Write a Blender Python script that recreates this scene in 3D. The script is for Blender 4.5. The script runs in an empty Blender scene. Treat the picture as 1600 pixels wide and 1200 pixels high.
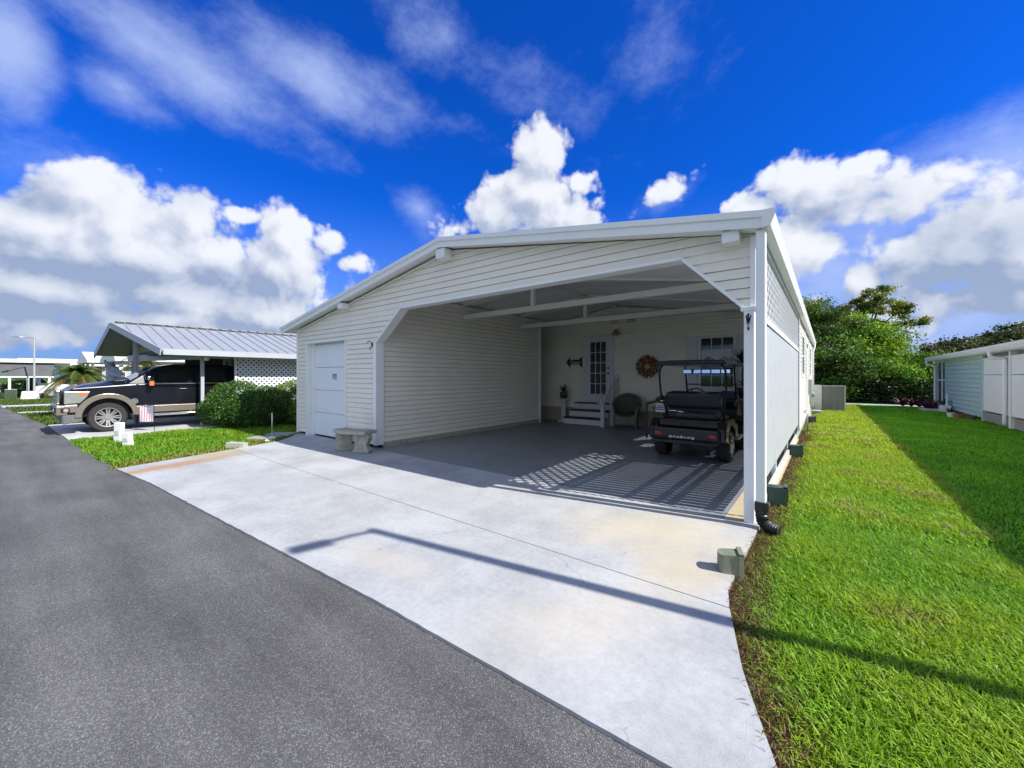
import bpy, bmesh, math, random
import numpy as np
from mathutils import Vector, Matrix, noise as mnoise
R = math.radians
random.seed(7); rng = np.random.default_rng(11)
S = bpy.context.scene
COL = S.collection

# ------------------------------------------------------------------ camera
cam_d = bpy.data.cameras.new('camera'); cam = bpy.data.objects.new('camera', cam_d); COL.objects.link(cam)
cam.location = (0, 0, 1.5); cam.rotation_euler = (R(90), 0, R(38.3))
cam_d.sensor_width = 36; cam_d.lens = 623 / 1600 * 36; cam_d.shift_y = -12 / 1600
cam_d.clip_start = .05; cam_d.clip_end = 2000
S.camera = cam
S.view_settings.view_transform = 'Standard'; S.view_settings.look = 'None'
S.view_settings.exposure = 0.95; S.view_settings.gamma = 1
S.cycles.max_bounces = 6; S.cycles.diffuse_bounces = 4; S.cycles.glossy_bounces = 3
S.cycles.transparent_max_bounces = 6; S.cycles.caustics_reflective = False; S.cycles.caustics_refractive = False

SUN_EL, SUN_AZ = 42.5, 10.0          # azimuth measured from +X towards +Y
sd = Vector((math.cos(R(SUN_EL)) * math.cos(R(SUN_AZ)), math.cos(R(SUN_EL)) * math.sin(R(SUN_AZ)), math.sin(R(SUN_EL))))
sl = bpy.data.lights.new('sun', 'SUN'); sl.energy = 4.0; sl.angle = R(.5); sl.color = (1, .955, .88)
so = bpy.data.objects.new('sun', sl); COL.objects.link(so)
so.rotation_euler = sd.to_track_quat('Z', 'Y').to_euler(); so.location = (20, 5, 20)

# ------------------------------------------------------------------ sky
W = bpy.data.worlds.new('World'); S.world = W; W.use_nodes = True
nt = W.node_tree; N = nt.nodes; L = nt.links; N.clear()

def build_cloud_group(name, blobs, noise_amt, scale, detail, rough, billow, stretch=(1, 1, 1), rot=0.0):
    g = bpy.data.node_groups.new(name, 'ShaderNodeTree')
    g.interface.new_socket('P', in_out='INPUT', socket_type='NodeSocketVector')
    g.interface.new_socket('F', in_out='OUTPUT', socket_type='NodeSocketFloat')
    n, l = g.nodes, g.links
    gi = n.new('NodeGroupInput'); go = n.new('NodeGroupOutput')
    # domain warp
    wn = n.new('ShaderNodeTexNoise'); wn.noise_dimensions = '2D'; wn.inputs['Scale'].default_value = scale * .55; wn.inputs['Detail'].default_value = 1.5
    l.new(gi.outputs[0], wn.inputs['Vector'])
    sub = n.new('ShaderNodeVectorMath'); sub.operation = 'SUBTRACT'; sub.inputs[1].default_value = (.5, .5, .5); l.new(wn.outputs['Color'], sub.inputs[0])
    sc = n.new('ShaderNodeVectorMath'); sc.operation = 'SCALE'; sc.inputs['Scale'].default_value = .055; l.new(sub.outputs[0], sc.inputs[0])
    ad = n.new('ShaderNodeVectorMath'); ad.operation = 'ADD'; l.new(gi.outputs[0], ad.inputs[0]); l.new(sc.outputs[0], ad.inputs[1])
    P = ad.outputs[0]
    cur = None
    sx = n.new('ShaderNodeSeparateXYZ'); l.new(P, sx.inputs[0])
    for (a, e, ra, re, w, ro) in blobs:
        m = n.new('ShaderNodeMapping'); m.vector_type = 'TEXTURE'
        m.inputs['Location'].default_value = (a, e, 0); m.inputs['Rotation'].default_value = (0, 0, ro); m.inputs['Scale'].default_value = (ra, re, 1e7)
        if cur is None: l.new(P, m.inputs['Vector'])
        else:       # the running value rides along in z (scaled to nothing) so blobs evaluate one after another
            cx = n.new('ShaderNodeCombineXYZ'); l.new(sx.outputs[0], cx.inputs[0]); l.new(sx.outputs[1], cx.inputs[1]); l.new(cur, cx.inputs[2]); l.new(cx.outputs[0], m.inputs['Vector'])
        ln = n.new('ShaderNodeVectorMath'); ln.operation = 'LENGTH'; l.new(m.outputs[0], ln.inputs[0])
        ma = n.new('ShaderNodeMath'); ma.operation = 'MULTIPLY_ADD'; ma.inputs[1].default_value = -w; ma.inputs[2].default_value = w; l.new(ln.outputs['Value'], ma.inputs[0])
        if cur is None: cur = ma.outputs[0]
        else:
            mx = n.new('ShaderNodeMath'); mx.operation = 'SMOOTH_MAX'; mx.inputs[2].default_value = .18
            l.new(cur, mx.inputs[0]); l.new(ma.outputs[0], mx.inputs[1]); cur = mx.outputs[0]
    mp = n.new('ShaderNodeMapping'); mp.inputs['Scale'].default_value = stretch; mp.inputs['Rotation'].default_value = (0, 0, rot); l.new(P, mp.inputs['Vector'])
    nz = n.new('ShaderNodeTexNoise'); nz.noise_dimensions = '2D'; nz.inputs['Scale'].default_value = scale; nz.inputs['Detail'].default_value = detail; nz.inputs['Roughness'].default_value = rough
    l.new(mp.outputs[0], nz.inputs['Vector'])
    a1 = n.new('ShaderNodeMath'); a1.operation = 'MULTIPLY_ADD'; a1.inputs[1].default_value = noise_amt; a1.inputs[2].default_value = -.5 * noise_amt
    l.new(nz.outputs['Fac'], a1.inputs[0])
    s1 = n.new('ShaderNodeMath'); s1.operation = 'ADD'; l.new(cur, s1.inputs[0]); l.new(a1.outputs[0], s1.inputs[1]); out = s1.outputs[0]
    if billow:
        vo = n.new('ShaderNodeTexVoronoi'); vo.voronoi_dimensions = '2D'; vo.feature = 'F1'; vo.inputs['Scale'].default_value = scale * 3.2
        vo.inputs['Detail'].default_value = 2.0; vo.inputs['Roughness'].default_value = .45
        l.new(P, vo.inputs['Vector'])
        a2 = n.new('ShaderNodeMath'); a2.operation = 'MULTIPLY_ADD'; a2.inputs[1].default_value = -billow; a2.inputs[2].default_value = .45 * billow; l.new(vo.outputs['Distance'], a2.inputs[0])
        s2 = n.new('ShaderNodeMath'); s2.operation = 'ADD'; l.new(out, s2.inputs[0]); l.new(a2.outputs[0], s2.inputs[1]); out = s2.outputs[0]
    l.new(out, go.inputs[0])
    return g

def azel(px, py):   # viewing direction of a cloud, as azimuth from the house's front corner direction and elevation
    x, z = (px - 800) / 623, (588 - py) / 623
    return math.atan2(x, 1), math.atan2(z, math.hypot(x, 1))
def blob(px, py, rx, ry, w=1.0, ro=0.0):
    a, e = azel(px, py); a1, e1 = azel(px + rx, py); a2, e2 = azel(px, py - ry); a0, _ = azel(px - rx, py)
    return (a, e, (a1 - a0) / 2, abs(e2 - e), w, ro)

cumulus = [blob(*b) for b in [
    (125, 300, 75, 58, 1.0), (60, 350, 130, 75, .9), (220, 400, 260, 110, .9), (330, 470, 260, 70, .8), (190, 345, 110, 62, 1.0), (150, 400, 230, 70, 1.0), (300, 345, 48, 52, .8),
    (330, 400, 90, 55, .9), (450, 385, 60, 62, 1.05), (440, 420, 110, 55, 1.0), (525, 385, 34, 26, .6), (60, 455, 170, 65, .9), (260, 455, 230, 50, .8),
    (390, 492, 110, 42, 1.0), (250, 510, 170, 40, .8), (40, 520, 130, 35, .6), (378, 342, 36, 16, .65), (556, 418, 32, 20, .55), (560, 470, 50, 22, .4),
    (838, 245, 50, 62, 1.1), (832, 305, 76, 60, 1.05), (870, 340, 80, 46, 1.0), (775, 335, 56, 44, .8), (905, 282, 38, 24, .6), (700, 355, 40, 26, .4),
    (1045, 305, 66, 24, .55, .35), (1255, 285, 80, 46, .95), (1310, 310, 120, 46, .75), (1355, 262, 42, 20, .65), (1250, 385, 74, 56, 1.0), (1180, 330, 60, 34, .7), (1420, 320, 150, 60, .5), (1560, 340, 170, 80, .5),
    (1345, 437, 40, 28, .9), (1480, 400, 170, 62, .95), (1570, 400, 130, 100, .95), (1400, 470, 150, 40, .45), (1560, 470, 200, 60, .55),
    (556, 418, 30, 18, .4)]]
cirrus = [blob(*b) for b in [
    (25, 90, 120, 120, 1.5), (230, 80, 260, 90, .85, -.25), (330, 130, 280, 95, .9, -.25), (490, 130, 240, 85, .9, -.3), (200, 150, 110, 60, .7, -.5), (620, 160, 220, 50, .5, -.25),
    (700, 60, 260, 90, .5, -.3), (1010, 120, 120, 130, .28), (660, 330, 62, 46, .8, -.6), (1050, 300, 90, 34, .6, .3), (1400, 330, 280, 130, 1.0), (1560, 280, 240, 130, .9), (1300, 420, 180, 120, 1.0), (1500, 480, 240, 90, .9),
    (1450, 540, 300, 60, .8), (130, 270, 160, 60, .4)]]
grey = [blob(*b) for b in [
    (190, 440, 280, 46, 1.0), (60, 410, 130, 55, .8), (380, 450, 150, 40, 1.0), (100, 505, 240, 55, 1.1), (400, 515, 120, 26, .7), (60, 305, 60, 35, .6), (300, 300, 60, 26, .4), (40, 130, 60, 60, .3),
    (1520, 405, 160, 55, 1.3, .45), (1480, 375, 110, 40, 1.0, .4), (1560, 465, 170, 55, 1.2), (1330, 325, 90, 22, .5), (1430, 460, 110, 30, .6), (830, 350, 70, 16, .25), (300, 530, 300, 30, .6), (1400, 415, 60, 25, .6)]]
gc = build_cloud_group('cumulus_field', cumulus, 1.0, 6.8, 9, .66, .38)
gi_ = build_cloud_group('cirrus_field', cirrus, 1.6, 3.6, 9, .66, 0, (1, 1.7, 1), .35)
gg = build_cloud_group('cloud_base_field', grey, .9, 6, 4, .55, 0)

tc = N.new('ShaderNodeTexCoord')
th = R(38.3); fwd = (-math.sin(th), math.cos(th), 0); rgt = (math.cos(th), math.sin(th), 0)
def dot(v):
    n = N.new('ShaderNodeVectorMath'); n.operation = 'DOT_PRODUCT'; n.inputs[1].default_value = v; L.new(tc.outputs['Generated'], n.inputs[0]); return n.outputs['Value']
def mth(op, a, b=None, c=None, clamp=False):
    n = N.new('ShaderNodeMath'); n.operation = op; n.use_clamp = clamp
    for i, v in enumerate((a, b, c)):
        if v is None: continue
        if isinstance(v, (int, float)): n.inputs[i].default_value = v
        else: L.new(v, n.inputs[i])
    return n.outputs[0]
def ramp(v, lo, hi, smooth=True):
    n = N.new('ShaderNodeMapRange'); n.interpolation_type = 'SMOOTHSTEP' if smooth else 'LINEAR'
    n.inputs['From Min'].default_value = lo; n.inputs['From Max'].default_value = hi; L.new(v, n.inputs['Value']); return n.outputs['Result']
def mixc(f, a, b):
    n = N.new('ShaderNodeMix'); n.data_type = 'RGBA'
    for s, v in ((n.inputs[0], f), (n.inputs[6], a), (n.inputs[7], b)):
        if isinstance(v, tuple): s.default_value = v + (1,)
        elif isinstance(v, (int, float)): s.default_value = v
        else: L.new(v, s)
    return n.outputs[2]
az = mth('ARCTAN2', dot(rgt), dot(fwd)); el = mth('ARCSINE', dot((0, 0, 1)))
cb = N.new('ShaderNodeCombineXYZ'); L.new(az, cb.inputs[0]); L.new(el, cb.inputs[1])
P = cb.outputs[0]
sh = N.new('ShaderNodeVectorMath'); sh.operation = 'ADD'; sh.inputs[1].default_value = (.024, .032, 0); L.new(P, sh.inputs[0])
def grp(g, v):
    n = N.new('ShaderNodeGroup'); n.node_tree = g; L.new(v, n.inputs[0]); return n.outputs[0]
def after(v, f):
    n = N.new('ShaderNodeVectorMath'); n.operation = 'MULTIPLY_ADD'; n.inputs[1].default_value = (1e-8, 1e-8, 0); L.new(f, n.inputs[0]); L.new(v, n.inputs[2]); return n.outputs[0]
F0 = grp(gc, P); F1 = grp(gc, after(sh.outputs[0], F0)); C0 = grp(gi_, after(P, F1)); G0 = grp(gg, after(P, C0))
sky = N.new('ShaderNodeTexSky'); sky.sky_type = 'NISHITA'; sky.sun_disc = False; sky.sun_elevation = R(SUN_EL)
sky.sun_rotation = R(90 - SUN_AZ); sky.air_density = 1.0; sky.dust_density = .6; sky.ozone_density = 2.5
tint = N.new('ShaderNodeMix'); tint.data_type = 'RGBA'; tint.blend_type = 'MULTIPLY'; tint.inputs[0].default_value = 1; tint.inputs[7].default_value = (.02, .30, 1.02, 1); L.new(sky.outputs[0], tint.inputs[6])
CW = 5.6
hor = ramp(el, .42, -.02)
skyc = mixc(mth('MULTIPLY', hor, .85), tint.outputs[2], (.24 * CW, .37 * CW, .68 * CW))
cir = mth('MULTIPLY', ramp(C0, .0, 1.25), .78)
skyc = mixc(cir, skyc, (.47 * CW, .59 * CW, .93 * CW))
lit = ramp(mth('SUBTRACT', F0, F1), -.62, .52)
lit2 = mth('SUBTRACT', mth('MULTIPLY_ADD', lit, .75, .25), mth('MULTIPLY', ramp(G0, -.4, .95), .58), clamp=True)
cc = mixc(lit2, (.32 * CW, .40 * CW, .57 * CW), (.87 * CW, .895 * CW, .95 * CW))
den = mth('MULTIPLY', ramp(F0, -.12, .20), .96)
fin = mixc(den, skyc, cc)
# unseen pale cloud cover behind the camera, added as fill for the shaded front
fill_cover = N.new('ShaderNodeTexNoise'); fill_cover.inputs['Scale'].default_value = 2.2; fill_cover.inputs['Detail'].default_value = 4; L.new(tc.outputs['Generated'], fill_cover.inputs['Vector'])
rear = mth('MULTIPLY', ramp(dot(fwd), .12, -.30), ramp(fill_cover.outputs['Fac'], .30, .52))
fin = mixc(rear, fin, (.70 * CW, .80 * CW, .96 * CW))
below = ramp(el, -.03, -.06)
fin = mixc(below, fin, (.5, .55, .5))
bg = N.new('ShaderNodeBackground'); bg.inputs['Strength'].default_value = .1; L.new(fin, bg.inputs['Color'])
wo = N.new('ShaderNodeOutputWorld'); L.new(bg.outputs[0], wo.inputs['Surface'])
W.cycles.sampling_method = 'MANUAL'; W.cycles.sample_map_resolution = 512

# ------------------------------------------------------------------ materials
MATS = {}
def mat(name, color, rough=.6, var=.12, scale=6.0, bump=0.0, bscale=60.0, metal=0.0, spec=.5, trans=0.0, coat=0.0, color2=None, detail=6):
    if name in MATS: return MATS[name]
    m = bpy.data.materials.new(name); m.use_nodes = True; t = m.node_tree; n, l = t.nodes, t.links
    b = n['Principled BSDF']; b.inputs['Roughness'].default_value = rough; b.inputs['Metallic'].default_value = metal
    b.inputs['Specular IOR Level'].default_value = spec; b.inputs['Coat Weight'].default_value = coat; b.inputs['Coat Roughness'].default_value = .05
    tc = n.new('ShaderNodeTexCoord')
    nz = n.new('ShaderNodeTexNoise'); nz.inputs['Scale'].default_value = scale; nz.inputs['Detail'].default_value = detail; nz.inputs['Roughness'].default_value = .6
    l.new(tc.outputs['Object'], nz.inputs['Vector'])
    mr = n.new('ShaderNodeMapRange'); mr.inputs['From Min'].default_value = .3; mr.inputs['From Max'].default_value = .7; l.new(nz.outputs['Fac'], mr.inputs['Value'])
    mx = n.new('ShaderNodeMix'); mx.data_type = 'RGBA'; l.new(mr.outputs[0], mx.inputs[0])
    c2 = color2 or tuple(min(1, c * (1 + var)) for c in color); c1 = color if color2 else tuple(c * (1 - var) for c in color)
    mx.inputs[6].default_value = (*c1, 1); mx.inputs[7].default_value = (*c2, 1)
    l.new(mx.outputs[2], b.inputs['Base Color'])
    if bump:
        bz = n.new('ShaderNodeTexNoise'); bz.inputs['Scale'].default_value = bscale; bz.inputs['Detail'].default_value = 4; l.new(tc.outputs['Object'], bz.inputs['Vector'])
        bp = n.new('ShaderNodeBump'); bp.inputs['Strength'].default_value = bump; bp.inputs['Distance'].default_value = .01; l.new(bz.outputs['Fac'], bp.inputs['Height']); l.new(bp.outputs[0], b.inputs['Normal'])
    MATS[name] = m; return m

def leafmat(name, tr=.35, rough=.5, spec=.3):
    if name in MATS: return MATS[name]
    m = bpy.data.materials.new(name); m.use_nodes = True; t = m.node_tree; n, l = t.nodes, t.links; n.clear()
    at = n.new('ShaderNodeAttribute'); at.attribute_name = 'tone'
    d = n.new('ShaderNodeBsdfPrincipled'); d.inputs['Roughness'].default_value = rough; d.inputs['Specular IOR Level'].default_value = spec
    tb = n.new('ShaderNodeBsdfTranslucent')
    g = n.new('ShaderNodeMix'); g.data_type = 'RGBA'; g.blend_type = 'MULTIPLY'; g.inputs[0].default_value = 1; g.inputs[7].default_value = (1.25, 1.15, .55, 1); l.new(at.outputs['Color'], g.inputs[6])
    mx = n.new('ShaderNodeMixShader'); mx.inputs[0].default_value = tr
    l.new(at.outputs['Color'], d.inputs['Base Color']); l.new(g.outputs[2], tb.inputs['Color'])
    l.new(d.outputs[0], mx.inputs[1]); l.new(tb.outputs[0], mx.inputs[2])
    o = n.new('ShaderNodeOutputMaterial'); l.new(mx.outputs[0], o.inputs[0])
    MATS[name] = m; return m

white = mat('white_vinyl', (.78, .79, .80), .45, .03, 3)
siding_m = mat('cream_siding', (.78, .74, .66), .5, .035, 2.2, .05, 90)
siding_in = mat('carport_siding', (.82, .79, .71), .55, .06, 2.0, .05, 90)
ceil_m = mat('ceiling_pan', (.74, .73, .68), .6, .05, 1.5)
beam_m = mat('painted_beam', (.74, .74, .74), .5, .04, 3)
doorw = mat('door_white', (.74, .78, .84), .4, .02, 2)
black = mat('black_plastic', (.012, .012, .013), .45, .2, 12)
dark_glass = mat('dark_glass', (.010, .012, .014), .05, .1, 2, spec=.8)
iron = mat('black_iron', (.02, .02, .02), .4, .2, 20, metal=.6)
chrome = mat('chrome', (.75, .76, .78), .14, .03, 5, metal=1)
steel = mat('galvanised_steel', (.42, .44, .45), .42, .08, 6, metal=.7)
concrete_b = mat('cast_concrete', (.36, .35, .30), .85, .22, 14, .5, 70)
brick_m = mat('painted_brick', (.42, .37, .28), .85, .25, 9, .5, 60)

# ------------------------------------------------------------------ mesh helpers
ROOTS = {}
class MB:
    def __init__(s): s.v = []; s.f = []
    def add(s, vs, fs):
        o = len(s.v); s.v += [tuple(v) for v in vs]; s.f += [tuple(i + o for i in f) for f in fs]; return s
    def quad(s, *p): return s.add(p, [tuple(range(len(p)))])
    def box(s, x0, x1, y0, y1, z0, z1):
        if x0 > x1: x0, x1 = x1, x0
        if y0 > y1: y0, y1 = y1, y0
        if z0 > z1: z0, z1 = z1, z0
        return s.add([(x0, y0, z0), (x1, y0, z0), (x1, y1, z0), (x0, y1, z0), (x0, y0, z1), (x1, y0, z1), (x1, y1, z1), (x0, y1, z1)],
                     [(0, 3, 2, 1), (4, 5, 6, 7), (0, 1, 5, 4), (1, 2, 6, 5), (2, 3, 7, 6), (3, 0, 4, 7)])
    def obox(s, c, sx, sy, sz, rz=0, rx=0, ry=0):
        M = Matrix.Translation(c) @ Matrix.Rotation(rz, 4, 'Z') @ Matrix.Rotation(ry, 4, 'Y') @ Matrix.Rotation(rx, 4, 'X')
        b = MB().box(-sx / 2, sx / 2, -sy / 2, sy / 2, -sz / 2, sz / 2)
        return s.add([M @ Vector(v) for v in b.v], b.f)
    def prism(s, pts, a, b, axis='x'):      # 2D polygon extruded between a and b along an axis
        def m(p, t): return {'x': (t, p[0], p[1]), 'y': (p[0], t, p[1]), 'z': (p[0], p[1], t)}[axis]
        n = len(pts); vs = [m(p, a) for p in pts] + [m(p, b) for p in pts]
        fs = [tuple(range(n)), tuple(range(2 * n - 1, n - 1, -1))] + [(i, i + n, (i + 1) % n + n, (i + 1) % n) for i in range(n)]
        return s.add(vs, fs)
    def bar(s, a, b, w, h=None, up=(0, 0, 1)):   # rectangular bar between two points
        a, b = Vector(a), Vector(b); h = h or w; d = (b - a).normalized(); u = Vector(up)
        if abs(d.dot(u)) > .98: u = Vector((0, 1, 0))
        x = d.cross(u).normalized(); y = x.cross(d)
        vs = [p + x * (i * w / 2) + y * (j * h / 2) for p in (a, b) for i, j in ((-1, -1), (1, -1), (1, 1), (-1, 1))]
        return s.add(vs, [(0, 1, 2, 3), (7, 6, 5, 4), (0, 4, 5, 1), (1, 5, 6, 2), (2, 6, 7, 3), (3, 7, 4, 0)])
    def tube(s, pts, r, n=8, cap=True):
        pts = [Vector(p) for p in pts]; rs = r if isinstance(r, (list, tuple)) else [r] * len(pts); vs = []; fs = []
        px = None
        for i, p in enumerate(pts):
            d = (pts[min(i + 1, len(pts) - 1)] - pts[max(i - 1, 0)]).normalized()
            if px is None: px = d.orthogonal().normalized()
            else: px = (px - d * px.dot(d)); px = px.normalized() if px.length > 1e-6 else d.orthogonal().normalized()
            y = d.cross(px)
            vs += [p + (px * math.cos(2 * math.pi * k / n) + y * math.sin(2 * math.pi * k / n)) * rs[i] for k in range(n)]
        for i in range(len(pts) - 1):
            for k in range(n): fs.append((i * n + k, i * n + (k + 1) % n, (i + 1) * n + (k + 1) % n, (i + 1) * n + k))
        if cap: fs += [tuple(range(n - 1, -1, -1)), tuple(range((len(pts) - 1) * n, len(pts) * n))]
        return s.add(vs, fs)
    def lathe(s, prof, c, n=20, axis='z', cap=True):   # profile (r, h)
        vs = []; fs = []
        for r, h in prof:
            for k in range(n):
                a = 2 * math.pi * k / n; p, q = r * math.cos(a), r * math.sin(a)
                o = {'z': (p, q, h), 'x': (h, p, q), 'y': (q, h, p)}[axis]; vs.append((c[0] + o[0], c[1] + o[1], c[2] + o[2]))
        m = len(prof)
        for i in range(m - 1):
            for k in range(n): fs.append((i * n + k, i * n + (k + 1) % n, (i + 1) * n + (k + 1) % n, (i + 1) * n + k))
        if cap: fs += [tuple(range(n - 1, -1, -1)), tuple(range((m - 1) * n, m * n))]
        return s.add(vs, fs)
    def ell(s, c, rx, ry, rz, n=14, m=8):
        return s.add([(c[0] + rx * x, c[1] + ry * y, c[2] + rz * z) for x, y, z in
                      [(math.sin(math.pi * i / m) * math.cos(2 * math.pi * k / n), math.sin(math.pi * i / m) * math.sin(2 * math.pi * k / n), math.cos(math.pi * i / m)) for i in range(m + 1) for k in range(n)]],
                     [(i * n + k, (i + 1) * n + k, (i + 1) * n + (k + 1) % n, i * n + (k + 1) % n) for i in range(m) for k in range(n)])
    def build(s, name, material, parent=None, bevel=0, smooth=False, origin=None, seg=2, subsurf=0):
        off = Vector(ROOTS.get(parent.name, (0, 0, 0))) if parent else Vector(origin or (0, 0, 0))
        me = bpy.data.meshes.new(name); me.from_pydata([tuple(Vector(v) - off) for v in s.v], [], s.f)
        bm = bmesh.new(); bm.from_mesh(me); bmesh.ops.remove_doubles(bm, verts=bm.verts, dist=1e-5)
        if len(bm.faces): bmesh.ops.recalc_face_normals(bm, faces=bm.faces)
        bm.to_mesh(me); bm.free()
        me.materials.append(material)
        if smooth: me.shade_smooth()
        o = bpy.data.objects.new(name, me); COL.objects.link(o)
        if parent: o.parent = parent
        else: o.location = off
        ROOTS[o.name] = tuple(off)
        if bevel:
            b = o.modifiers.new('bevel', 'BEVEL'); b.width = bevel; b.segments = seg; b.limit_method = 'ANGLE'; b.angle_limit = R(40)
            if smooth or True:
                me.shade_smooth() if smooth else None
        if subsurf:
            q = o.modifiers.new('sub', 'SUBSURF'); q.levels = subsurf; q.render_levels = subsurf
        return o
def tag(o, label=None, cat=None, group=None, kind=None):
    if label: o['label'] = label
    if cat: o['category'] = cat
    if group: o['group'] = group
    if kind: o['kind'] = kind
    return o
def thing(name, loc, label, cat, group=None):
    o = bpy.data.objects.new(name, None); COL.objects.link(o); o.location = loc; o.empty_display_size = .2
    ROOTS[o.name] = tuple(loc); return tag(o, label, cat, group)
def textmesh(txt, size, fn, extrude=.002):     # glyph outlines mapped to the world by fn(x, y, depth)
    c = bpy.data.curves.new('t', 'FONT'); c.body = txt; c.size = size; c.extrude = extrude; c.align_x = 'CENTER'; c.align_y = 'CENTER'
    o = bpy.data.objects.new('t', c); COL.objects.link(o); bpy.context.view_layer.update()
    me = bpy.data.meshes.new_from_object(o.evaluated_get(bpy.context.evaluated_depsgraph_get()))
    mb = MB(); mb.add([fn(*v.co) for v in me.vertices], [tuple(p.vertices) for p in me.polygons])
    bpy.data.objects.remove(o); bpy.data.curves.remove(c); bpy.data.meshes.remove(me); return mb
def np_tris(name, V, T, tone, material, parent=None, per=None):
    off = np.array(ROOTS.get(parent.name, (0, 0, 0)) if parent else (0, 0, 0))
    me = bpy.data.meshes.new(name); V = (V - off).astype(np.float32)
    me.vertices.add(len(V)); me.vertices.foreach_set('co', V.ravel())
    me.loops.add(T.size); me.loops.foreach_set('vertex_index', T.ravel().astype(np.int32))
    me.polygons.add(len(T)); me.polygons.foreach_set('loop_start', np.arange(0, T.size, 3, dtype=np.int32)); me.polygons.foreach_set('loop_total', np.full(len(T), 3, dtype=np.int32))
    a = me.color_attributes.new('tone', 'FLOAT_COLOR', 'POINT'); c = np.ones((len(V), 4), np.float32); c[:, :3] = tone; a.data.foreach_set('color', c.ravel())
    me.update(); me.validate(); me.materials.append(material)
    o = bpy.data.objects.new(name, me); COL.objects.link(o)
    if parent: o.parent = parent
    ROOTS[o.name] = tuple(off); return o
def blades(P, h, w, lean, tone):    # grass blades: base pair, middle pair, tip
    n = len(P); a = rng.uniform(0, 2 * np.pi, n); d = np.stack([np.cos(a), np.sin(a), np.zeros(n)], 1); s = np.stack([-np.sin(a), np.cos(a), np.zeros(n)], 1)
    up = np.array([0, 0, 1.]); h = h[:, None]; w = w[:, None]; lean = lean[:, None]
    m = P + up * h * .55 + d * h * lean * .35; t = P + up * h * (1 - .25 * np.clip(lean, 0, 3)).clip(.05) + d * h * lean
    V = np.stack([P - s * w / 2, P + s * w / 2, m - s * w * .42, m + s * w * .42, t], 1).reshape(-1, 3)
    i = np.arange(n)[:, None] * 5
    T = np.concatenate([i + np.array([0, 1, 3]), i + np.array([0, 3, 2]), i + np.array([2, 3, 4])], 1).reshape(-1, 3)
    return V, T, np.repeat(tone, 5, 0)
def leaves(P, size, tone, up=.4, aspect=.55, droop=0):
    n = len(P); nr = rng.normal(size=(n, 3)); nr[:, 2] += up * 2; nr /= np.linalg.norm(nr, axis=1)[:, None]
    d = rng.normal(size=(n, 3)); d[:, 2] -= droop; d -= nr * (d * nr).sum(1)[:, None]; d /= np.linalg.norm(d, axis=1)[:, None]; s = np.cross(nr, d)
    sz = (size * rng.uniform(.6, 1.35, n))[:, None]
    V = np.stack([P - d * sz * .5, P + s * sz * aspect * .5 + nr * sz * .06, P + d * sz * .5, P - s * sz * aspect * .5 + nr * sz * .06], 1).reshape(-1, 3)
    i = np.arange(n)[:, None] * 4
    T = np.concatenate([i + np.array([0, 1, 2]), i + np.array([0, 2, 3])], 1).reshape(-1, 3)
    return V, T, np.repeat(tone, 4, 0)
def fbm(P, s, seed=0.0):
    return np.array([mnoise.fractal(Vector((p[0] * s + seed, p[1] * s - seed, seed)), 1.0, 2.0, 3) for p in P])

# ------------------------------------------------------------------ ground, road, driveway
def interp(x, pts):
    pts = sorted(pts); return float(np.interp(x, [p[0] for p in pts], [p[1] for p in pts]))
ROAD = [(-60, -2.6), (-40, -.45), (-29, .0), (-18.8, .72), (-14.3, .84), (-11, .98), (-9.04, 1.07), (-7.5, 1.22), (-4, 1.41), (-2.4, 1.5), (-.5, 1.55), (0, 1.56), (3, 1.58), (30, 1.2), (60, 1.0)]
def ry(x): return interp(x, ROAD)

def ground_material():
    m = bpy.data.materials.new('lawn_soil'); m.use_nodes = True; n, l = m.node_tree.nodes, m.node_tree.links; b = n['Principled BSDF']; b.inputs['Roughness'].default_value = .95; b.inputs['Specular IOR Level'].default_value = .1
    tc = n.new('ShaderNodeTexCoord'); a = n.new('ShaderNodeTexNoise'); a.inputs['Scale'].default_value = 1.1; a.inputs['Detail'].default_value = 8; a.inputs['Roughness'].default_value = .7
    c = n.new('ShaderNodeTexNoise'); c.inputs['Scale'].default_value = 45; c.inputs['Detail'].default_value = 4
    l.new(tc.outputs['Object'], a.inputs['Vector']); l.new(tc.outputs['Object'], c.inputs['Vector'])
    r = n.new('ShaderNodeValToRGB'); r.color_ramp.elements[0].position = .32; r.color_ramp.elements[0].color = (.035, .075, .012, 1); r.color_ramp.elements[1].position = .68; r.color_ramp.elements[1].color = (.085, .16, .02, 1)
    l.new(a.outputs['Fac'], r.inputs[0])
    x = n.new('ShaderNodeMix'); x.data_type = 'RGBA'; x.blend_type = 'MULTIPLY'; x.inputs[0].default_value = 1
    r2 = n.new('ShaderNodeMapRange'); r2.inputs['From Min'].default_value = .3; r2.inputs['From Max'].default_value = .7; r2.inputs['To Min'].default_value = .45; r2.inputs['To Max'].default_value = 1.4
    l.new(c.outputs['Fac'], r2.inputs[0]); l.new(r.outputs[0], x.inputs[6]); l.new(r2.outputs[0], x.inputs[7]); l.new(x.outputs[2], b.inputs['Base Color'])
    return m
MB().quad((-700, -700, -.045), (700, -700, -.045), (700, 700, -.045), (-700, 700, -.045)).build('ground', ground_material())
tag(bpy.data.objects['ground'], kind='structure')

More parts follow.
